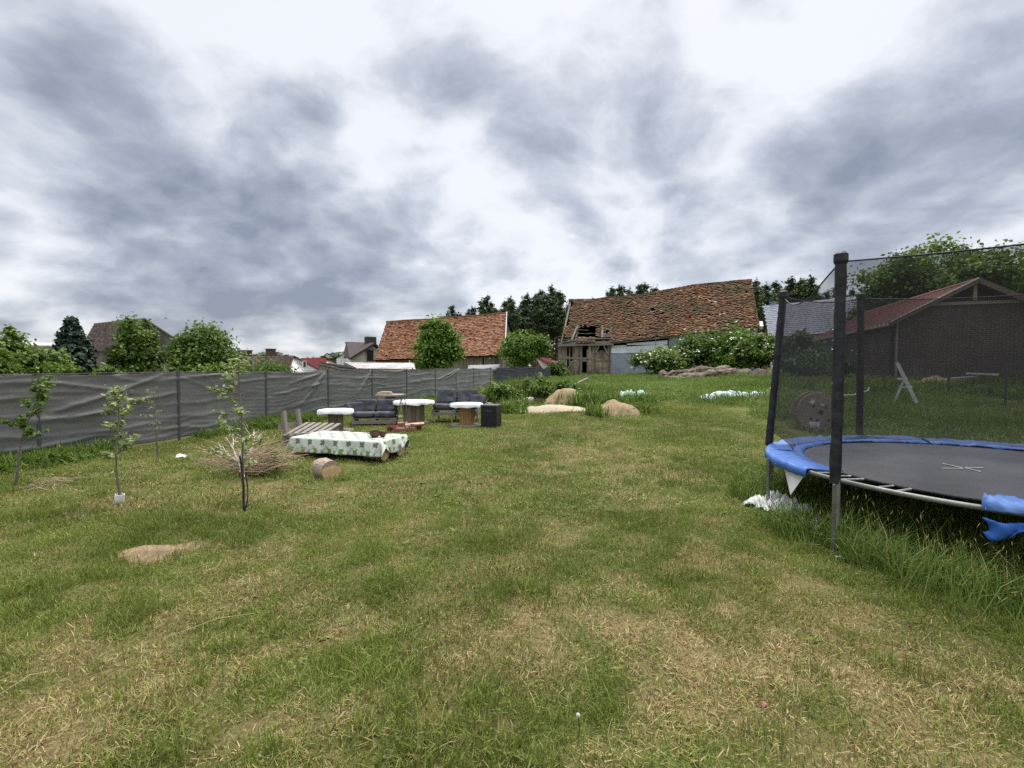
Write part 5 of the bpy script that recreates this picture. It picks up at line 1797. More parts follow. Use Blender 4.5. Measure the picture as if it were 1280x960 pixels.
def sofa(label, loc, rz, w, seat_h, back_h, arm, legs):
    t = thing('pallet_sofa', label, 'sofa', loc, rz, 'pallet sofas with grey cushions')
    d = .66
    mb = MB()
    for k in range(5):
        mb.box((0, -.26 + .13 * k, seat_h - .03), (w, .095, .025))
    for sx in (-.48, 0, .48): mb.box((sx * w, -.02, seat_h - .085), (.09, d * .88, .085))
    mb.box((0, -.30, seat_h - .13), (w, .03, .09))
    mb.build('frame', PALLET, t)
    for sx in (-.46, -.05, .46):
        for sy in (-.27, .26):
            mb = MB(); mb.tube([(sx * w, sy, seat_h - .1), (sx * w, sy * 1.06, -.03)], [.033, .022], 6); mb.build('leg', PALLET_L if legs else PALLET, t)
    mb = MB()
    for k in range(3): mb.box((0, .30 + .02 * k, seat_h + .10 + .13 * k), (w, .022, .09), RX(-.15))
    mb.build('backrest_frame', PALLET, t)
    n = 2
    for k in range(n):
        cx = (k - .5) * w / n
        mb = MB(); cushion(mb, (cx, -.02, seat_h + .065), (w / n * .99, d, .17), RZ(rnd.uniform(-.03, .03)), ((-.2, -.2), (.2, -.2), (-.2, .2), (.2, .2))); mb.build('seat_cushion', CUSH, t)
        mb = MB(); cushion(mb, (cx, .22, seat_h + .10 + back_h / 2), (w / n * .97, back_h, .17), RZ(rnd.uniform(-.05, .05)) @ RX(PI / 2 - .25), ((-.2, .0), (.2, .0))); mb.build('back_cushion', CUSH, t)
    if arm:
        sd = arm
        mb = MB(); cushion(mb, (sd * (w / 2 + .0), .05, seat_h + .22), (.5, .3, .15), RZ(sd * -.5) @ RX(PI / 2 - .3) , ((0, 0),)); mb.build('arm_cushion', CUSH, t)
    return t


sofa('low pallet sofa with grey tufted cushions beside the leftmost drum table', base_at(469, 12.9), R(8), 1.12, .24, .34, -1, False)
sofa('taller dark grey pallet sofa with pale legs behind the drum table with orange core', base_at(570, 13.3), R(-4), 1.20, .36, .42, 1, True)

# black box
bx = thing('black_box', 'black cubic cabinet with a slot handle at the right end of the seating', 'cabinet', base_at(614, 12.3), R(-16))
BLACKP = mat('black_panel', (.010, .011, .014), (.017, .018, .022), 5, .45, .05)
mb = MB(); mb.box((0, 0, .29), (.42, .42, .54)); mb.build('body', BLACKP, bx)
mb = MB(); mb.box((0, 0, .575), (.44, .44, .028)); mb.build('top_plate', mat('grey_lid', (.07, .072, .078), (.10, .10, .108), 6, .5, .05), bx)
mb = MB(); mb.box((0, -.214, .44), (.20, .012, .022)); mb.build('handle', STEEL_DK, bx)
for sx in (-.17, .17):
    mb = MB(); mb.lathe((sx, -.15, -.03), [(.02, 0), (.02, .055)], 8); mb.build('foot', STEEL_DK, bx)

# fire pit bricks and tripod rods
fp = base_at(506, 11.7)
BR_L = 'red brown brick lying in the loose ring of the fire place'
proto = None
for k in range(13):
    a = 2 * PI * k / 13
    q = gp(fp.x + .36 * math.cos(a) * rnd.uniform(.8, 1.1), fp.y + .32 * math.sin(a) * rnd.uniform(.8, 1.1), .045 + (.08 if k % 4 == 0 else 0))
    if proto is None:
        mb = MB(); mb.box((0, 0, 0), (.25, .12, .07), None, .006); proto = mb.build('brick', BRICK_RED); o = proto
    else:
        o = proto.copy(); COL.objects.link(o)
    o.location = q; o.rotation_euler = (rnd.uniform(-.1, .1), rnd.uniform(-.1, .1), a + PI / 2 + rnd.uniform(-.4, .4)); tag(o, BR_L, 'brick', 'bricks of the fire place')
mb = MB(); mb.box((0, 0, 0), (.46, .24, .035), None, .01); o = mb.build('board', PALLET_L, None, gp(fp.x + .25, fp.y - .12, .15)); o.rotation_euler = (.04, -.06, .3); tag(o, 'pale board laid across the bricks of the fire place', 'board')
mb = MB(); mb.lathe((0, 0, -.02), [(.34, 0), (.25, .05), (.05, .07)], 18, None, .1); o = mb.build('ash_heap', mat('ash', (.05, .048, .045), (.16, .15, .14), 14, 1, .4), None, gp(fp.x, fp.y)); tag(o, 'grey ash heap inside the ring of fire place bricks', 'ash heap')
tr = thing('fire_tripod', 'thin dark iron rods leaning together over the fire place', 'tripod', fp)
for (x0, y0, x1, y1, z1) in ((.06, -.22, -.08, -.05, .80), (.13, -.10, -.03, .02, .86), (-.32, .25, -.07, -.02, .84)):
    mb = MB(); g = float(gz(fp.x + x0, fp.y + y0)) - fp.z; mb.tube([(x0, y0, g - .03), (x1, y1, z1)], .012, 6); mb.build('rod', STEEL_DK, tr)


# ---- table under the patterned cloth
def cloth_mat():
    m, nt, p, out = new_mat('oilcloth'); L = nt.links
    cu = node(nt, 'ShaderNodeAttribute', attribute_name='cu'); cv = node(nt, 'ShaderNodeAttribute', attribute_name='cv')
    cb = node(nt, 'ShaderNodeCombineXYZ'); L.new(cu.outputs['Fac'], cb.inputs[0]); L.new(cv.outputs['Fac'], cb.inputs[1])

    def cells(size, off, rad, seed):
        mp = node(nt, 'ShaderNodeMapping'); mp.inputs['Scale'].default_value = (1 / size[0], 1 / size[1], 1); mp.inputs['Location'].default_value = (off[0], off[1], 0)
        L.new(cb.outputs[0], mp.inputs['Vector'])
        fr = node(nt, 'ShaderNodeVectorMath', operation='FRACTION'); L.new(mp.outputs[0], fr.inputs[0])
        sb = node(nt, 'ShaderNodeVectorMath', operation='SUBTRACT'); L.new(fr.outputs[0], sb.inputs[0]); sb.inputs[1].default_value = (.5, .5, 0)
        sc = node(nt, 'ShaderNodeVectorMath', operation='MULTIPLY'); L.new(sb.outputs[0], sc.inputs[0]); sc.inputs[1].default_value = (size[0], size[1], 0)
        ab = node(nt, 'ShaderNodeVectorMath', operation='ABSOLUTE'); L.new(sc.outputs[0], ab.inputs[0])
        sx = node(nt, 'ShaderNodeSeparateXYZ'); L.new(ab.outputs[0], sx.inputs[0])
        mxx = node(nt, 'ShaderNodeMath', operation='MAXIMUM'); L.new(sx.outputs[0], mxx.inputs[0]); L.new(sx.outputs[1], mxx.inputs[1])
        n = node(nt, 'ShaderNodeTexNoise', i_Scale=26 + seed, i_Detail=4); L.new(cb.outputs[0], n.inputs['Vector'])
        ad = node(nt, 'ShaderNodeMath', operation='MULTIPLY_ADD'); L.new(n.outputs['Fac'], ad.inputs[0]); ad.inputs[1].default_value = .11; L.new(mxx.outputs[0], ad.inputs[2])
        lt = node(nt, 'ShaderNodeMath', operation='LESS_THAN'); L.new(ad.outputs[0], lt.inputs[0]); lt.inputs[1].default_value = rad
        return lt.outputs[0]
    n0 = node(nt, 'ShaderNodeTexNoise', i_Scale=9, i_Detail=4); L.new(cb.outputs[0], n0.inputs['Vector'])
    r0 = ramp(nt, [(.35, (.47, .50, .42)), (.65, (.60, .62, .545))]); L.new(n0.outputs['Fac'], r0.inputs[0])
    col = mixc(nt, r0.outputs[0], (.36, .42, .33), cells((.25, .21), (.1, .3), .09, 0))
    col = mixc(nt, col, (.13, .14, .125), cells((.26, .30), (.35, .16), .098, 5))
    col = mixc(nt, col, (.13, .24, .07), cells((.26, .30), (.85, .62), .098, 9))
    col = mixc(nt, col, (.22, .24, .22), cells((.26, .30), (.35, .66), .08, 14))
    L.new(col, p.inputs['Base Color']); p.inputs['Roughness'].default_value = .38; p.inputs['Specular IOR Level'].default_value = .4
    return m


TL, TW, TZ = 1.78, .86, .36
tabc = Vector((-3.88, 8.40, 0)); ta = R(-17)
td = Vector((math.cos(ta), math.sin(ta), 0)); tn = Vector((-td.y, td.x, 0))
cen = tabc + td * TL / 2 + tn * TW / 2
cen.z = float(gz(cen.x, cen.y))
tb = thing('log_table', 'low makeshift table of boards resting on short logs under the patterned cloth', 'table', cen, ta)
mb = MB()
for k in range(5): mb.box((0, -TW / 2 + TW * (k + .5) / 5, TZ - .035), (TL - .02, TW / 5 * .95, .035))
mb.build('table_top', PALLET, tb)
LOGB = mat('log_bark', (.10, .07, .05), (.24, .17, .12), 8, .95, .7, (3, 3, 1))
LOGC = mat('log_end', (.36, .22, .11), (.56, .38, .21), 12, .85, .2)
for (x, y, r_, l) in ((.72, -.30, .135, .36), (.74, .22, .15, .34), (-.70, -.28, .14, .34), (-.70, .24, .14, .34), (0, 0, .14, .4)):
    mb = MB(); z = .15
    mb.tube([(x - l / 2, y, z), (x, y + .01, z + .005), (x + l / 2, y - .01, z)], [r_ * .97, r_, r_ * 1.02], 14, False)
    o = mb.build('log_support', LOGB, tb)
    mb = MB(); mb.lathe((x + l / 2 - .004, y - .01, z), [(r_ * .97, 0), (r_ * .95, .006)], 14, RY(PI / 2)); mb.build('cut_end', LOGC, o)
    mb = MB(); mb.box((x, y, (z + r_ + TZ - .05) / 2), (.2, .2, max(.02, TZ - .05 - z - r_ + .02))); mb.build('packing_block', PALLET, o)


def tablecloth():
    nu, nv = 96, 64; dr = .25
    tot_u, tot_v = TL + 2 * dr, TW + 2 * dr
    V = []; cu = []; cv = []
    for j in range(nv + 1):
        for i in range(nu + 1):
            u = -tot_u / 2 + tot_u * i / nu; v = -tot_v / 2 + tot_v * j / nv
            x = max(-TL / 2 - .012, min(TL / 2 + .012, u)); y = max(-TW / 2 - .012, min(TW / 2 + .012, v))
            ou, ov = abs(u) - TL / 2, abs(v) - TW / 2
            drop = max(0, ou, ov)
            lift = 1.0
            if u > TL / 2: lift = .35 + .65 * abs(math.cos((v / TW + .05) * PI)) ** 1.2 if abs(v) < TW / 2 else 1.0
            z = TZ + .006 - drop * lift
            if drop > 0:
                w = drop / dr
                flare = .04 * w * (1 + .6 * math.sin((u if ov > ou else v) * 11))
                if ov > 0: y += math.copysign(flare + .012 * w * math.sin(u * 17), v)
                if ou > 0: x += math.copysign(flare + .05 * (1 - lift) * w, u)
            else:
                z += .004 * math.sin(u * 6) * math.sin(v * 7) + .005 * float(vn(u * 5 + 9, v * 5))
            V.append((x, y, z)); cu.append(u); cv.append(v)
    i_ = np.arange((nu + 1) * (nv + 1)).reshape(nv + 1, nu + 1)
    q = np.stack([i_[:-1, :-1], i_[:-1, 1:], i_[1:, 1:], i_[1:, :-1]], -1).reshape(-1, 4)
    o = np_mesh('tablecloth', V, q, cloth_mat(), None, smooth=True, extra={'cu': ('POINT', cu), 'cv': ('POINT', cv)})
    o.location = cen; o.rotation_euler = (0, 0, ta)
    o.modifiers.new('thickness', 'SOLIDIFY').thickness = .003
    tag(o, 'pale green and white oilcloth with leaf patterned squares draped over the low table', 'tablecloth')


tablecloth()
CLAY = mat('brown_clay', (.05, .030, .022), (.10, .06, .042), 7, .4, .1)


def bowl(label, px, py, r_, h, knob):
    d = ray(px, py); zz = cen.z + TZ + .012
    p = Vector((0, 0, EYE)) + d * ((zz - EYE) / d.z)
    t = thing('clay_bowl', label, 'bowl', p, .2, 'clay bowls on the tablecloth')
    mb = MB(); mb.lathe((0, 0, 0), [(r_ * .5, 0), (r_ * .85, h * .3), (r_, h * .65), (r_ * .9, h), (r_ * .84, h), (r_ * .9, h * .65), (r_ * .5, h * .12)], 20); mb.build('body', CLAY, t)
    for s in (-1, 1):
        mb = MB(); mb.tube([(s * r_ * .95, 0, h * .85), (s * r_ * 1.3, 0, h * .95), (s * r_ * 1.25, 0, h * .7), (s * r_ * .98, 0, h * .6)], .01, 6); mb.build('handle', CLAY, t)
    return t


bowl('larger brown clay bowl with two handles on the patterned tablecloth', 468.5, 546.5, .095, .11, True)
bowl('smaller brown clay bowl beside the larger one on the patterned tablecloth', 478.5, 546, .06, .085, False)

# pallet bench
pb = thing('pallet_bench', 'grey slatted pallet bench with an upright end post behind the cloth covered table', 'bench', base_at(388, 9.7), R(-14))
mb = MB()
for k in range(6): mb.box((-.36 + .15 * k, .02, .29), (.09, .74, .022), RX(.24))
mb.build('seat', PALLET, pb)
mb = MB()
for y in (-.26, 0, .26): mb.box((0, y, .215), (.88, .08, .085), RY(-.06))
mb.build('frame', PALLET, pb)
for (x, y) in ((-.38, -.26), (.38, -.26), (.38, .26), (-.38, .26)):
    mb = MB(); mb.box((x, y, .07), (.09, .09, .24)); mb.build('leg', PALLET, pb)
for y in (-.22, .2):
    mb = MB(); mb.bar((-.40, y, .12), (-.47, y, .68), .085, .06); mb.build('upright', PALLET, pb)
mb = MB(); mb.box((-.52, -.05, .36), (.03, .50, .11), RY(-.12)); mb.build('end_board', PALLET, pb)

# the short log in the grass
lp = ground(408, 597)
lg = thing('log', 'short pale log with an orange cut end lying alone on the lawn before the table', 'log', lp + Vector((0, 0, .12)), R(-42))
mb = MB(); pts_ = [(-.17, 0, 0), (-.06, .005, .005), (.05, 0, 0), (.15, 0, 0)]
mb.tube(pts_, [.135, .15, .15, .148], 18, True)
for i, v in enumerate(mb.v):
    w = 1 + .12 * (float(vn(v[1] * 12 + v[0] * 3, v[2] * 12)) - .5)
    mb.v[i] = (v[0] + .04 * (float(vn(v[1] * 9 + 3, v[2] * 9)) - .5) * (v[0] < -.1), v[1] * w, v[2] * w)
mb.build('bark', mat('pale_bark', (.20, .145, .10), (.46, .38, .30), 7, .95, .8, (2, 5, 5)), lg)
mb = MB(); mb.lathe((.151, 0, 0), [(.135, -.004), (.142, .004), (.03, .010)], 18, RY(PI / 2 - .12)); mb.build('cut_end', LOGC, lg)

# ================================================================== SAPLINGS AND BRUSHWOOD
SLN = 2.0
SAPB = mat('sapling_bark', (.10, .085, .065), (.20, .18, .145), 12, .9, .3)
HOSE = mat('black_stake', (.012, .012, .013), (.03, .03, .032), 9, .6, .1)


def sapling(label, base, h, lean, n_br, n_leaf, leaf, lo=.35, spread=.35, dark_to=.0, seed=1, lm=None):
    g = random.Random(seed)
    t = thing('sapling', label, 'sapling', base, 0, 'young trees on the left of the lawn')
    mb = MB(); n = 9; pts_ = []; rad = []
    for k in range(n + 1):
        u = k / n
        pts_.append(Vector((lean[0] * u + .02 * math.sin(u * 7 + seed), lean[1] * u + .02 * math.cos(u * 6), h * u - .03))); rad.append(.015 * (1 - .8 * u) + .002)
    mb.tube(pts_, rad, 7)
    tips = [pts_[-1]]
    C = []
    for k in range(n_br):
        u = lo + (1 - lo) * (k + .5) / n_br
        b = Vector(pts_[0]).lerp(pts_[-1], u); b = pts_[min(n, int(u * n))].lerp(pts_[min(n, int(u * n) + 1)], u * n - int(u * n))
        a = g.uniform(0, 2 * PI); ln = spread * g.uniform(.45, 1.1) * (1.25 - u * .6)
        e = b + Vector((math.cos(a) * ln, math.sin(a) * ln, ln * g.uniform(.15, .7)))
        m_ = b.lerp(e, .5) + Vector((0, 0, -.02))
        mb.tube([b, m_, e], [.006, .004, .002], 5)
        for j in range(int(SLN * n_leaf / n_br)):
            w = g.uniform(.35, 1.08); q = b.lerp(e, w)
            C.append(q + Vector((g.gauss(0, .022), g.gauss(0, .022), g.gauss(.005, .016))))
    for j in range(int(SLN * n_leaf * .14)):
        C.append(pts_[-1] + Vector((g.gauss(0, .05), g.gauss(0, .05), g.gauss(-.03, .07))))
    mb.build('trunk', SAPB, t)
    C = np.array([tuple(c) for c in C])
    V, q = leaf_quads(C, np.tile([0, 0, 1.0], (len(C), 1)), leaf * .52, up=.5, aspect=2.3, spread=.9)
    np_mesh('leaves', V, q, lm or L_SAP, t, rng.random(len(C)))
    return t


pA = ground(306, 641); hA = at(306, 452, pA.y).z - pA.z
sapling('tallest sapling with pale leaves and a black stake in front of the brushwood', pA, hA, (-.04, .02), 17, 330, .052, .28, .36, seed=4)
st = thing('support_stake', 'thin black stake pair pushed into the lawn beside the tallest sapling', 'stake', pA)
mb = MB(); mb.tube([(.0, -.02, -.05), (.01, -.025, .3), (-.03, -.02, .64)], .009, 6); mb.build('stake', HOSE, st)
mb = MB(); mb.tube([(.012, -.03, .0), (.05, -.03, .16), (.055, -.03, .3), (.03, -.03, .46)], .007, 6); mb.build('loop', HOSE, st)
pB = ground(149, 629); hB = at(148, 488, pB.y).z - pB.z
sapling('middle sapling with a dense pale top and a white bottle round its foot', pB, hB, (-.03, .05), 15, 300, .056, .40, .30, seed=9)
gd = thing('trunk_guard', 'cut white plastic bottle round the foot of the middle sapling', 'trunk guard', pB, 0)
mb = MB(); mb.lathe((.0, -.01, -.02), [(.045, 0), (.05, .06), (.048, .13), (.042, .13), (.04, .02)], 14, RY(.15), .04); mb.build('bottle', WHITE_P, gd)
pC = ground(14, 607); hC = at(48, 478, pC.y).z - pC.z
sapling('leaning sapling with a dark trunk at the far left before the fence', pC, hC, (.34, .08), 15, 330, .055, .42, .28, seed=14, lm=L_BRT)
pD = ground(222, 590); pD = gp((195 - 640) / 600 * 8.2, 8.2); 
sapling('spindly sapling with few leaves close to the fence behind the middle sapling', pD, at(193, 486, pD.y).z - pD.z, (-.05, 0), 8, 34, .045, .4, .16, seed=23)
pE = gp((312 - 640) / 600 * 7.9, 7.9)
sapling('short leafy shoot growing beside the brushwood pile', gp((342 - 640) / 600 * 7.0, 7.0), .36, (.02, 0), 6, 60, .05, .4, .2, seed=31, lm=L_BRT)

# brushwood pile
TWIG = mat('dry_twigs', (.34, .26, .17), (.56, .46, .33), 9, .9, .1, attr=[(0, (.45, .42, .38)), (1, (1.1, 1.05, 1))])
bp = ground(306, 596)
mb = MB()
for k in range(300):
    a = rnd.gauss(0, .45) + (0 if k % 3 else PI) + rnd.uniform(-.1, .1)
    r_ = rnd.uniform(.0, .25)
    s_ = Vector((rnd.gauss(-.04, .17), rnd.gauss(.22, .16), abs(rnd.gauss(.11, .09))))
    ln = rnd.uniform(.35, .75)
    e = s_ + Vector((math.cos(a) * ln * .8, math.sin(a) * ln * .7, rnd.uniform(-.06, .42) * ln))
    e.z = max(e.z, .02)
    m_ = s_.lerp(e, .5) + Vector((rnd.gauss(0, .03), rnd.gauss(0, .03), rnd.uniform(.0, .07)))
    mb.cur = rnd.random(); th_ = rnd.uniform(.003, .0065)
    mb.tube([s_, m_, e], [th_, th_ * .8, th_ * .4], 4, False)
    if k % 2 == 0:
        e2 = m_ + Vector((math.cos(a + rnd.uniform(-.7, .7)) * ln * .4, math.sin(a + rnd.uniform(-.7, .7)) * ln * .4, rnd.uniform(0, .12)))
        mb.tube([m_, e2], [th_ * .6, th_ * .3], 4, False)
o = mb.build('brushwood_pile', TWIG, None, bp); tag(o, 'pile of thin dry brushwood twigs on the lawn behind the tallest sapling', 'brushwood')
mb = MB(); q0 = Vector((.02, -.06, .0)); WHB = mat('bleached_wood', (.50, .44, .36), (.70, .65, .57), 9, .85, .2)
f1 = Vector((-.10, .05, .20)); mb.tube([q0, (-.03, 0, .09), f1], [.030, .026, .022], 8)


def fork(p, d, ln, r_, depth):
    e = p + d * ln
    m_ = p.lerp(e, .5) + Vector((rnd.gauss(0, .02), rnd.gauss(0, .02), rnd.gauss(0, .02)))
    mb.tube([p, m_, e], [r_, r_ * .8, r_ * .6], 6)
    if depth:
        for k in range(2 if depth > 1 else 3):
            dd = (d + Vector((rnd.gauss(0, .55), rnd.gauss(0, .4), rnd.gauss(.05, .35)))).normalized()
            fork(e, dd, ln * rnd.uniform(.6, .9), r_ * .58, depth - 1)


for dd in ((-.5, .2, .8), (.15, .2, .95), (-.75, .1, .45), (.5, .2, .55)):
    fork(f1, Vector(dd).normalized(), .19, .018, 3)
o = mb.build('bleached_branch', WHB, None, bp); tag(o, 'white bleached forked branch leaning out of the brushwood pile', 'branch')
tw = ground(62, 610)
mb = MB()
for k in range(26):
    a = rnd.gauss(.15, .5); ln = rnd.uniform(.2, .5); s_ = Vector((rnd.gauss(-.1, .15), rnd.gauss(0, .1), .02)); e = s_ + Vector((math.cos(a) * ln, math.sin(a) * ln * .6, rnd.uniform(-.02, .10)))
    mb.cur = rnd.random(); mb.tube([s_, s_.lerp(e, .5) + Vector((0, 0, .04)), e], [.004, .003, .002], 4, False)
o = mb.build('twig_heap', TWIG, None, tw); tag(o, 'small scatter of dry cut twigs near the leaning sapling', 'twigs')
for (px0, py0, px1, py1, lab) in ((205, 802, 320, 772, 'long bent straw stalk lying on the lawn in the left foreground'), (0, 873, 55, 848, 'dry stalk lying on the straw patch at the left edge')):
    a, b = ground(px0, py0), ground(px1, py1); m_ = a.lerp(b, .5) + Vector((.02, .02, .035))
    mb = MB(); mb.tube([a - a + Vector((0, 0, .02)), m_ - a + Vector((0, 0, .02)), b - a + Vector((0, 0, .03))], .0024, 5); o = mb.build('straw_stalk', TWIG, None, a); tag(o, lab, 'stalk')


# ================================================================== HEAPS, STONES, TIMBER
TORN0 = mat('rotten_wood', (.035, .026, .02), (.12, .085, .06), 6, .95, .9)
SANDM = mat('sand', (.22, .155, .082), (.43, .325, .19), 26, .95, 1.0, stain=(.19, .14, .085), stain_scale=3.5)
SOILM = mat('dry_soil', (.15, .102, .058), (.33, .235, .135), 22, .95, .8, stain=(.10, .07, .042), stain_scale=5)


def mound(name, label, cat, loc, rx, ry, h, m, seed, p=1.5, kind=None, n=30, rough=.4):
    mb = MB(); rows = []
    for j in range(n // 2 + 1):
        f = j / (n // 2) * 1.25; row = []
        for k in range(n + 1):
            a = 2 * PI * (k % n) / n
            w = 1 + .35 * (float(vn(math.cos(a) * 1.5 + seed, math.sin(a) * 1.5 + seed)) - .5)
            x, y = rx * f * w * math.cos(a), ry * f * w * math.sin(a)
            z = h * max(0, 1 - f ** p) * (1 + rough * (float(fbm(x * 3 + seed, y * 3, 3)) - .5)) if f < 1 else -.06 * (f - 1) * 8
            z += .03 * (float(vn(x * 6 + seed, y * 6)) - .5) * (f < 1)
            row.append(Vector((x, y, float(gz(loc.x + x, loc.y + y)) - loc.z + z)))
        rows.append(row)
    mb.grid(rows[::-1]); o = mb.build(name, m, None, loc)
    return tag(o, label, cat, None, kind)


def bl(px, D): return base_at(px, D)


mound('dirt_patch', 'bare scratched up patch of dry soil on the lawn at the left', 'soil heap', ground(203, 690), .36, .25, .035, SOILM, 3, n=72, rough=1.6)
mound('dirt_patch', 'small bare brown soil patch at the foot of the trampoline leg', 'soil heap', ground(1056, 684), .24, .2, .03, SOILM, 6)
mound('sand_heap', 'rounded heap of sand standing alone, rightmost of the heaps', 'sand heap', bl(768, 14.3), .82, .55, .42, SANDM, 8, 1.6)
mound('sand_heap', 'smaller sand heap behind the flat spread of sand', 'sand heap', bl(708, 17.2), .85, .6, .60, SANDM, 12, 1.5)
mound('sand_heap', 'low flat spread of pale sand running left from the heaps', 'sand heap', bl(692, 15.3), 1.35, .55, .20, mat('pale_sand', (.32, .26, .175), (.48, .40, .29), 22, .95, .8), 15, 2.2)
mound('rubble_mound', 'overgrown rubble mound behind the black box with grass on top', 'mound', bl(655, 18.6), 1.6, 1.3, .80, SOILM, 18, 1.6, rough=.8)
mound('brown_heap', 'dark brown heap of rotten wood right of the elder bushes', 'heap', bl(955, 27), 1.0, .7, .55, TORN0, 21, 1.6, rough=.9)
mound('rubble_mound', 'weedy strip of rubble along the foot of the brick wall', 'mound', bl(1170, 18.8), 2.2, .6, .35, SOILM, 31, 1.4, rough=1.0)

xs = []; ys = []
for (px, D, r_, n) in ((630, 17.6, .5, 34), (650, 19.2, .9, 50), (690, 20.4, .8, 46), (712, 21, .7, 26), (622, 18.5, .5, 22), (735, 16.6, .6, 10), (748, 14.0, .2, 4), (795, 14.4, .3, 5), (780, 16.5, .6, 10), (645, 15.6, .5, 12)):
    x0 = (px - 640) / 600 * D; xs.append(rng.normal(x0, r_ * .6, n)); ys.append(rng.normal(D, r_ * .6, n))
x = np.concatenate(xs); y = np.concatenate(ys)
P_ = np.stack([x, y, gz(x, y) + .5 * np.exp(-((x - (655 - 640) / 600 * 18.6) ** 2 / 1.4 + (y - 18.6) ** 2 / .8))], -1)
n = len(x); s_ = rng.uniform(1.1, 2.1, n)
scatter('mound_weeds', weed + mead[:2], P_, np.stack([rng.normal(0, .1, n), rng.normal(0, .1, n), rng.random(n) * 6.28], -1), np.stack([s_, s_, s_ * .95], -1), rng.integers(0, 6, n), rng.uniform(0, .15, n), rng.uniform(.1, .6, n), 'bushy weeds and rough grass covering the rubble mound', 'weeds')
x = rng.normal((668 - 640) / 600 * 21, .55, 46); y = rng.normal(21, .5, 46)
field('reed_grass', mead, x, y, 1.0, 1.3, 'pale tall feathery grass standing on the rubble mound', 'grass', dry=rng.uniform(.15, .5, 46), hue=rng.uniform(.7, 1, 46), zs=np.full(46, 1.9))
x = rng.uniform(11, 24, 260); y = rng.uniform(15.5, 20, 260); k = (x * .47 + y * .88 < 18.5 + 9.2)
field('wall_weeds', weed, x[k], y[k], .9, 1.7, 'dark weeds growing before the brick wall behind the net', 'weeds', dry=rng.uniform(0, .15, int(k.sum())), hue=rng.uniform(0, .5, int(k.sum())))

STONE = mat('pale_stone', (.30, .27, .235), (.52, .48, .43), 6, .9, .5)


def stone_mesh(seed):
    mb = MB(); g = random.Random(seed)
    mb.superq((0, 0, 0), (1, .75, .55), .8, .8, None, 12, 8)
    for i, v in enumerate(mb.v):
        w = 1 + .5 * (float(vn(v[0] * 2.5 + seed * 3, v[1] * 2.5 + v[2] * 2)) - .5); mb.v[i] = (v[0] * w, v[1] * w, v[2] * w)
    return mb


protos = [stone_mesh(k).build('stone', STONE) for k in range(3)]
for k in range(30):
    if k < 14: px, D = rnd.uniform(603, 660), rnd.uniform(16.2, 18.2)
    elif k < 22: px, D = rnd.uniform(660, 730), rnd.uniform(16.5, 19)
    elif k < 27: px, D = rnd.uniform(1140, 1230), rnd.uniform(17.6, 18.4)
    else: px, D = (752, 778, 822)[k - 27], (34, 33, 31)[k - 27]
    o = protos[k] if k < 3 else protos[k % 3].copy()
    if k >= 3: COL.objects.link(o)
    s_ = rnd.uniform(.14, .38) * (1.4 if k >= 27 else 1)
    if k < 22 and (px > 640): dz = .1
    else: dz = .0
    o.location = bl(px, D) + Vector((0, 0, s_ * .2 + dz)); o.scale = (s_, s_, s_); o.rotation_euler = (rnd.uniform(-.3, .3), rnd.uniform(-.3, .3), rnd.uniform(0, 6))
    if k < 22: tag(o, 'pale rough stone lying about the overgrown rubble mound', 'stone', 'stones of the rubble mound')
    elif k < 27: tag(o, 'rough stone among the weeds at the foot of the brick wall', 'stone', 'stones by the brick wall')
    else: tag(o, 'pale stone in the meadow grass before the ruined barn', 'stone', 'stones before the ruined barn')
for k in range(9):
    o = proto.copy(); COL.objects.link(o); px, D = rnd.uniform(630, 662), rnd.uniform(15.0, 16.4)
    o.location = bl(px, D) + Vector((0, 0, .04 + .05 * rnd.random())); o.rotation_euler = (rnd.uniform(-.2, .2), rnd.uniform(-.3, .3), rnd.uniform(0, 6)); tag(o, 'red brown brick thrown on the ground right of the black box', 'brick', 'bricks near the black box')
for (px, D, ln, rz, ry, m_, lab) in ((718, 21, 1.5, .35, -.38, BEAM, 'dark charred beam sticking up out of the rubble'), (690, 18.4, 1.3, .1, .03, PALLET, 'grey plank lying across the rubble mound'), (1228, 18.0, .9, -.3, .05, WHITE_T, 'white plank lying in the weeds at the brick wall'), (1205, 16.8, .8, -.2, -.1, PALLET, 'short pale stick in the weeds before the brick wall')):
    mb = MB(); mb.box((0, 0, 0), (ln, .16, .07), None, .01); o = mb.build('beam' if m_ is BEAM else 'plank', m_, None, bl(px, D) + Vector((0, 0, .42 if D > 18 else .55))); o.rotation_euler = (0, ry, rz); tag(o, lab, 'timber')

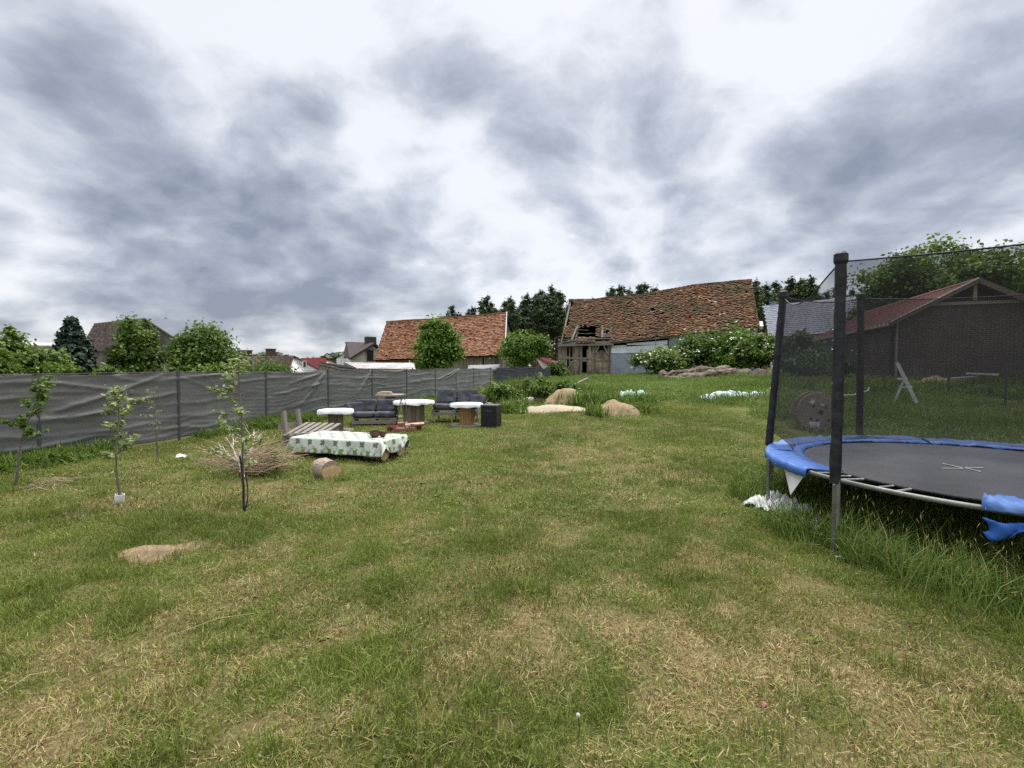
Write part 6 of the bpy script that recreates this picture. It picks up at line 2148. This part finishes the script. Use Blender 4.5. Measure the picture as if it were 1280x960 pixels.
# felled trunks before the elder bushes
TORN = mat('torn_bark', (.055, .042, .032), (.19, .145, .105), 5, .95, .9, stain=(.30, .245, .18), stain_scale=2.2)
for (pa, pb_, D0, D1, r_, up_, lab) in ((823, 868, 31, 30.6, .24, .05, 'felled log with broken bark at the left end of the row below the elder bushes'), (846, 905, 30.2, 29.8, .19, .0, 'thin grey log lying in front in the middle of the felled row'),
                                   (862, 912, 30.6, 30.9, .22, .22, 'pale torn log lying on top of the felled row'), (893, 938, 30.0, 29.6, .25, .05, 'thick dark log at the right end of the felled row'), (830, 880, 30.0, 29.6, .13, .0, 'slender branch lying before the left log of the felled row')):
    p0, p1 = bl(pa, D0), bl(pb_, D1); dv = p1 - p0
    mb = MB(); pts_ = []; rad = []
    for k in range(17):
        u = k / 16; pts_.append(dv * u + Vector((0, 0, up_ + r_ * .8 + .30 * (float(vn(u * 4 + pa, r_ * 30)) - .35))) + Vector((0, .3 * (float(vn(u * 3, pa)) - .5), 0))); rad.append(r_ * (.65 + .8 * float(vn(u * 7, r_ * 90))) * (.7 if k in (0, 16) else 1))
    mb.tube(pts_, rad, 12)
    for i, v in enumerate(mb.v):
        w = r_ * 1.2 * (float(fbm(v[0] * 4 + pa, v[2] * 7 + v[1] * 6, 3)) - .5); mb.v[i] = (v[0] + w, v[1] + w, v[2] + w)
    mb.smooth = [False] * len(mb.smooth)
    o = mb.build('felled_log', TORN, None, p0); tag(o, lab, 'log', 'felled logs below the elder bushes')

# ================================================================== BEHIND THE NET
# cable drum on its side
dp = bl(1021, 11.4); r_ = .46
dr_ = thing('cable_drum', 'wooden cable drum standing on its rim in the grass behind the net', 'cable drum', dp + Vector((0, 0, r_ - .02)), R(-18))
DRW = mat('drum_wood', (.20, .155, .13), (.33, .27, .225), 4, .9, .4, (1, 1, 6))
for y in (-.24, .24):
    mb = MB(); mb.lathe((0, y - .03, 0), [(r_, -.0), (r_, .05)], 36, RX(-PI / 2), .01); mb.build('flange', DRW, dr_)
mb = MB(); mb.lathe((0, -.2, 0), [(.24, 0), (.24, .4)], 20, RX(-PI / 2)); mb.build('core', STAVE, dr_)
for (x, z, rr) in ((.03, 0, .055), (-.17, -.15, .03), (-.04, -.19, .03), (.13, .12, .03), (-.12, .14, .03), (.19, -.18, .03)):
    mb = MB(); mb.lathe((x, -.279, z), [(rr, 0), (rr * .9, .004)], 12, RX(PI / 2)); mb.build('hole', SHADE_IN, dr_)  # dark disc on the flange, the hole's shade put into its colour
for (x, z, sx, sz, a) in ((-.10, -.30, .22, .14, .08), (-.15, .24, .09, .11, .5), (.06, .17, .07, .04, .1)):
    mb = MB(); mb.box((x, -.283, z), (sx, .006, sz), RY(a)); mb.build('paper_label', WHITE_T, dr_)

# small aluminium step ladder seen from the side
ALU = mat('aluminium', (.62, .63, .63), (.76, .76, .76), 8, .45, .05, metal=.25)
lp = bl(1134, 14.4); ld = thing('step_ladder', 'white folding step ladder standing in the grass before the brick wall', 'ladder', lp, R(-39.5))
q = lambda px, py: ((px - 1134) / 600 * 14.4 / 1.294, (at(px, py, 14.4).z - lp.z))
for y in (-.2, .2):
    (x0, z0), (x1, z1) = q(1120.5, 453), q(1147, 498); mb = MB(); mb.bar((x0, y, z0), (x1, y, z1 - .12), .05, .09); mb.build('front_rail', ALU, ld)
    (x0, z0), (x1, z1) = q(1131, 473), q(1118, 499); mb = MB(); mb.bar((x0, y * .9, z0), (x1, y * .9, z1 - .12), .035, .055); mb.build('rear_leg', ALU, ld)
for (px, py) in ((1139, 484), (1133, 474)):
    x0, z0 = q(px, py); mb = MB(); mb.box((x0 - .09, 0, z0), (.24, .40, .035)); mb.build('step', ALU, ld)

mb = MB(); a = bl(1050, 13.2); pts_ = [at(1052, 494.5, 13.2) - a, at(1066, 494, 13.2) - a, at(1077, 491, 13.2) - a, at(1085, 488.5, 13.2) - a, at(1086.5, 484, 13.2) - a]
mb.tube(pts_, .022, 8); o = mb.build('white_pipe', WHITE_P, None, a); tag(o, 'bent white plastic pipe rising from the grass right of the trampoline poles', 'pipe')
# slim fence posts on the right with plain wire
for (px, tp, bp_, D) in ((1258, 468, 492, 14.0), (1186, 474, 490, 16.0)):
    b = bl(px, D); h = max(.9, at(px, tp, D).z - b.z + .15); mb = MB(); mb.tube([(0, 0, -.3), (0, 0, h)], .03, 8); o = mb.build('fence_post', STEEL_DK, None, b)
    tag(o, 'slim dark post in the long grass at the right, ' + ('nearest the right edge' if px > 1200 else 'farther left nearer the wall'), 'post', 'wire fence posts on the right')
#@@END
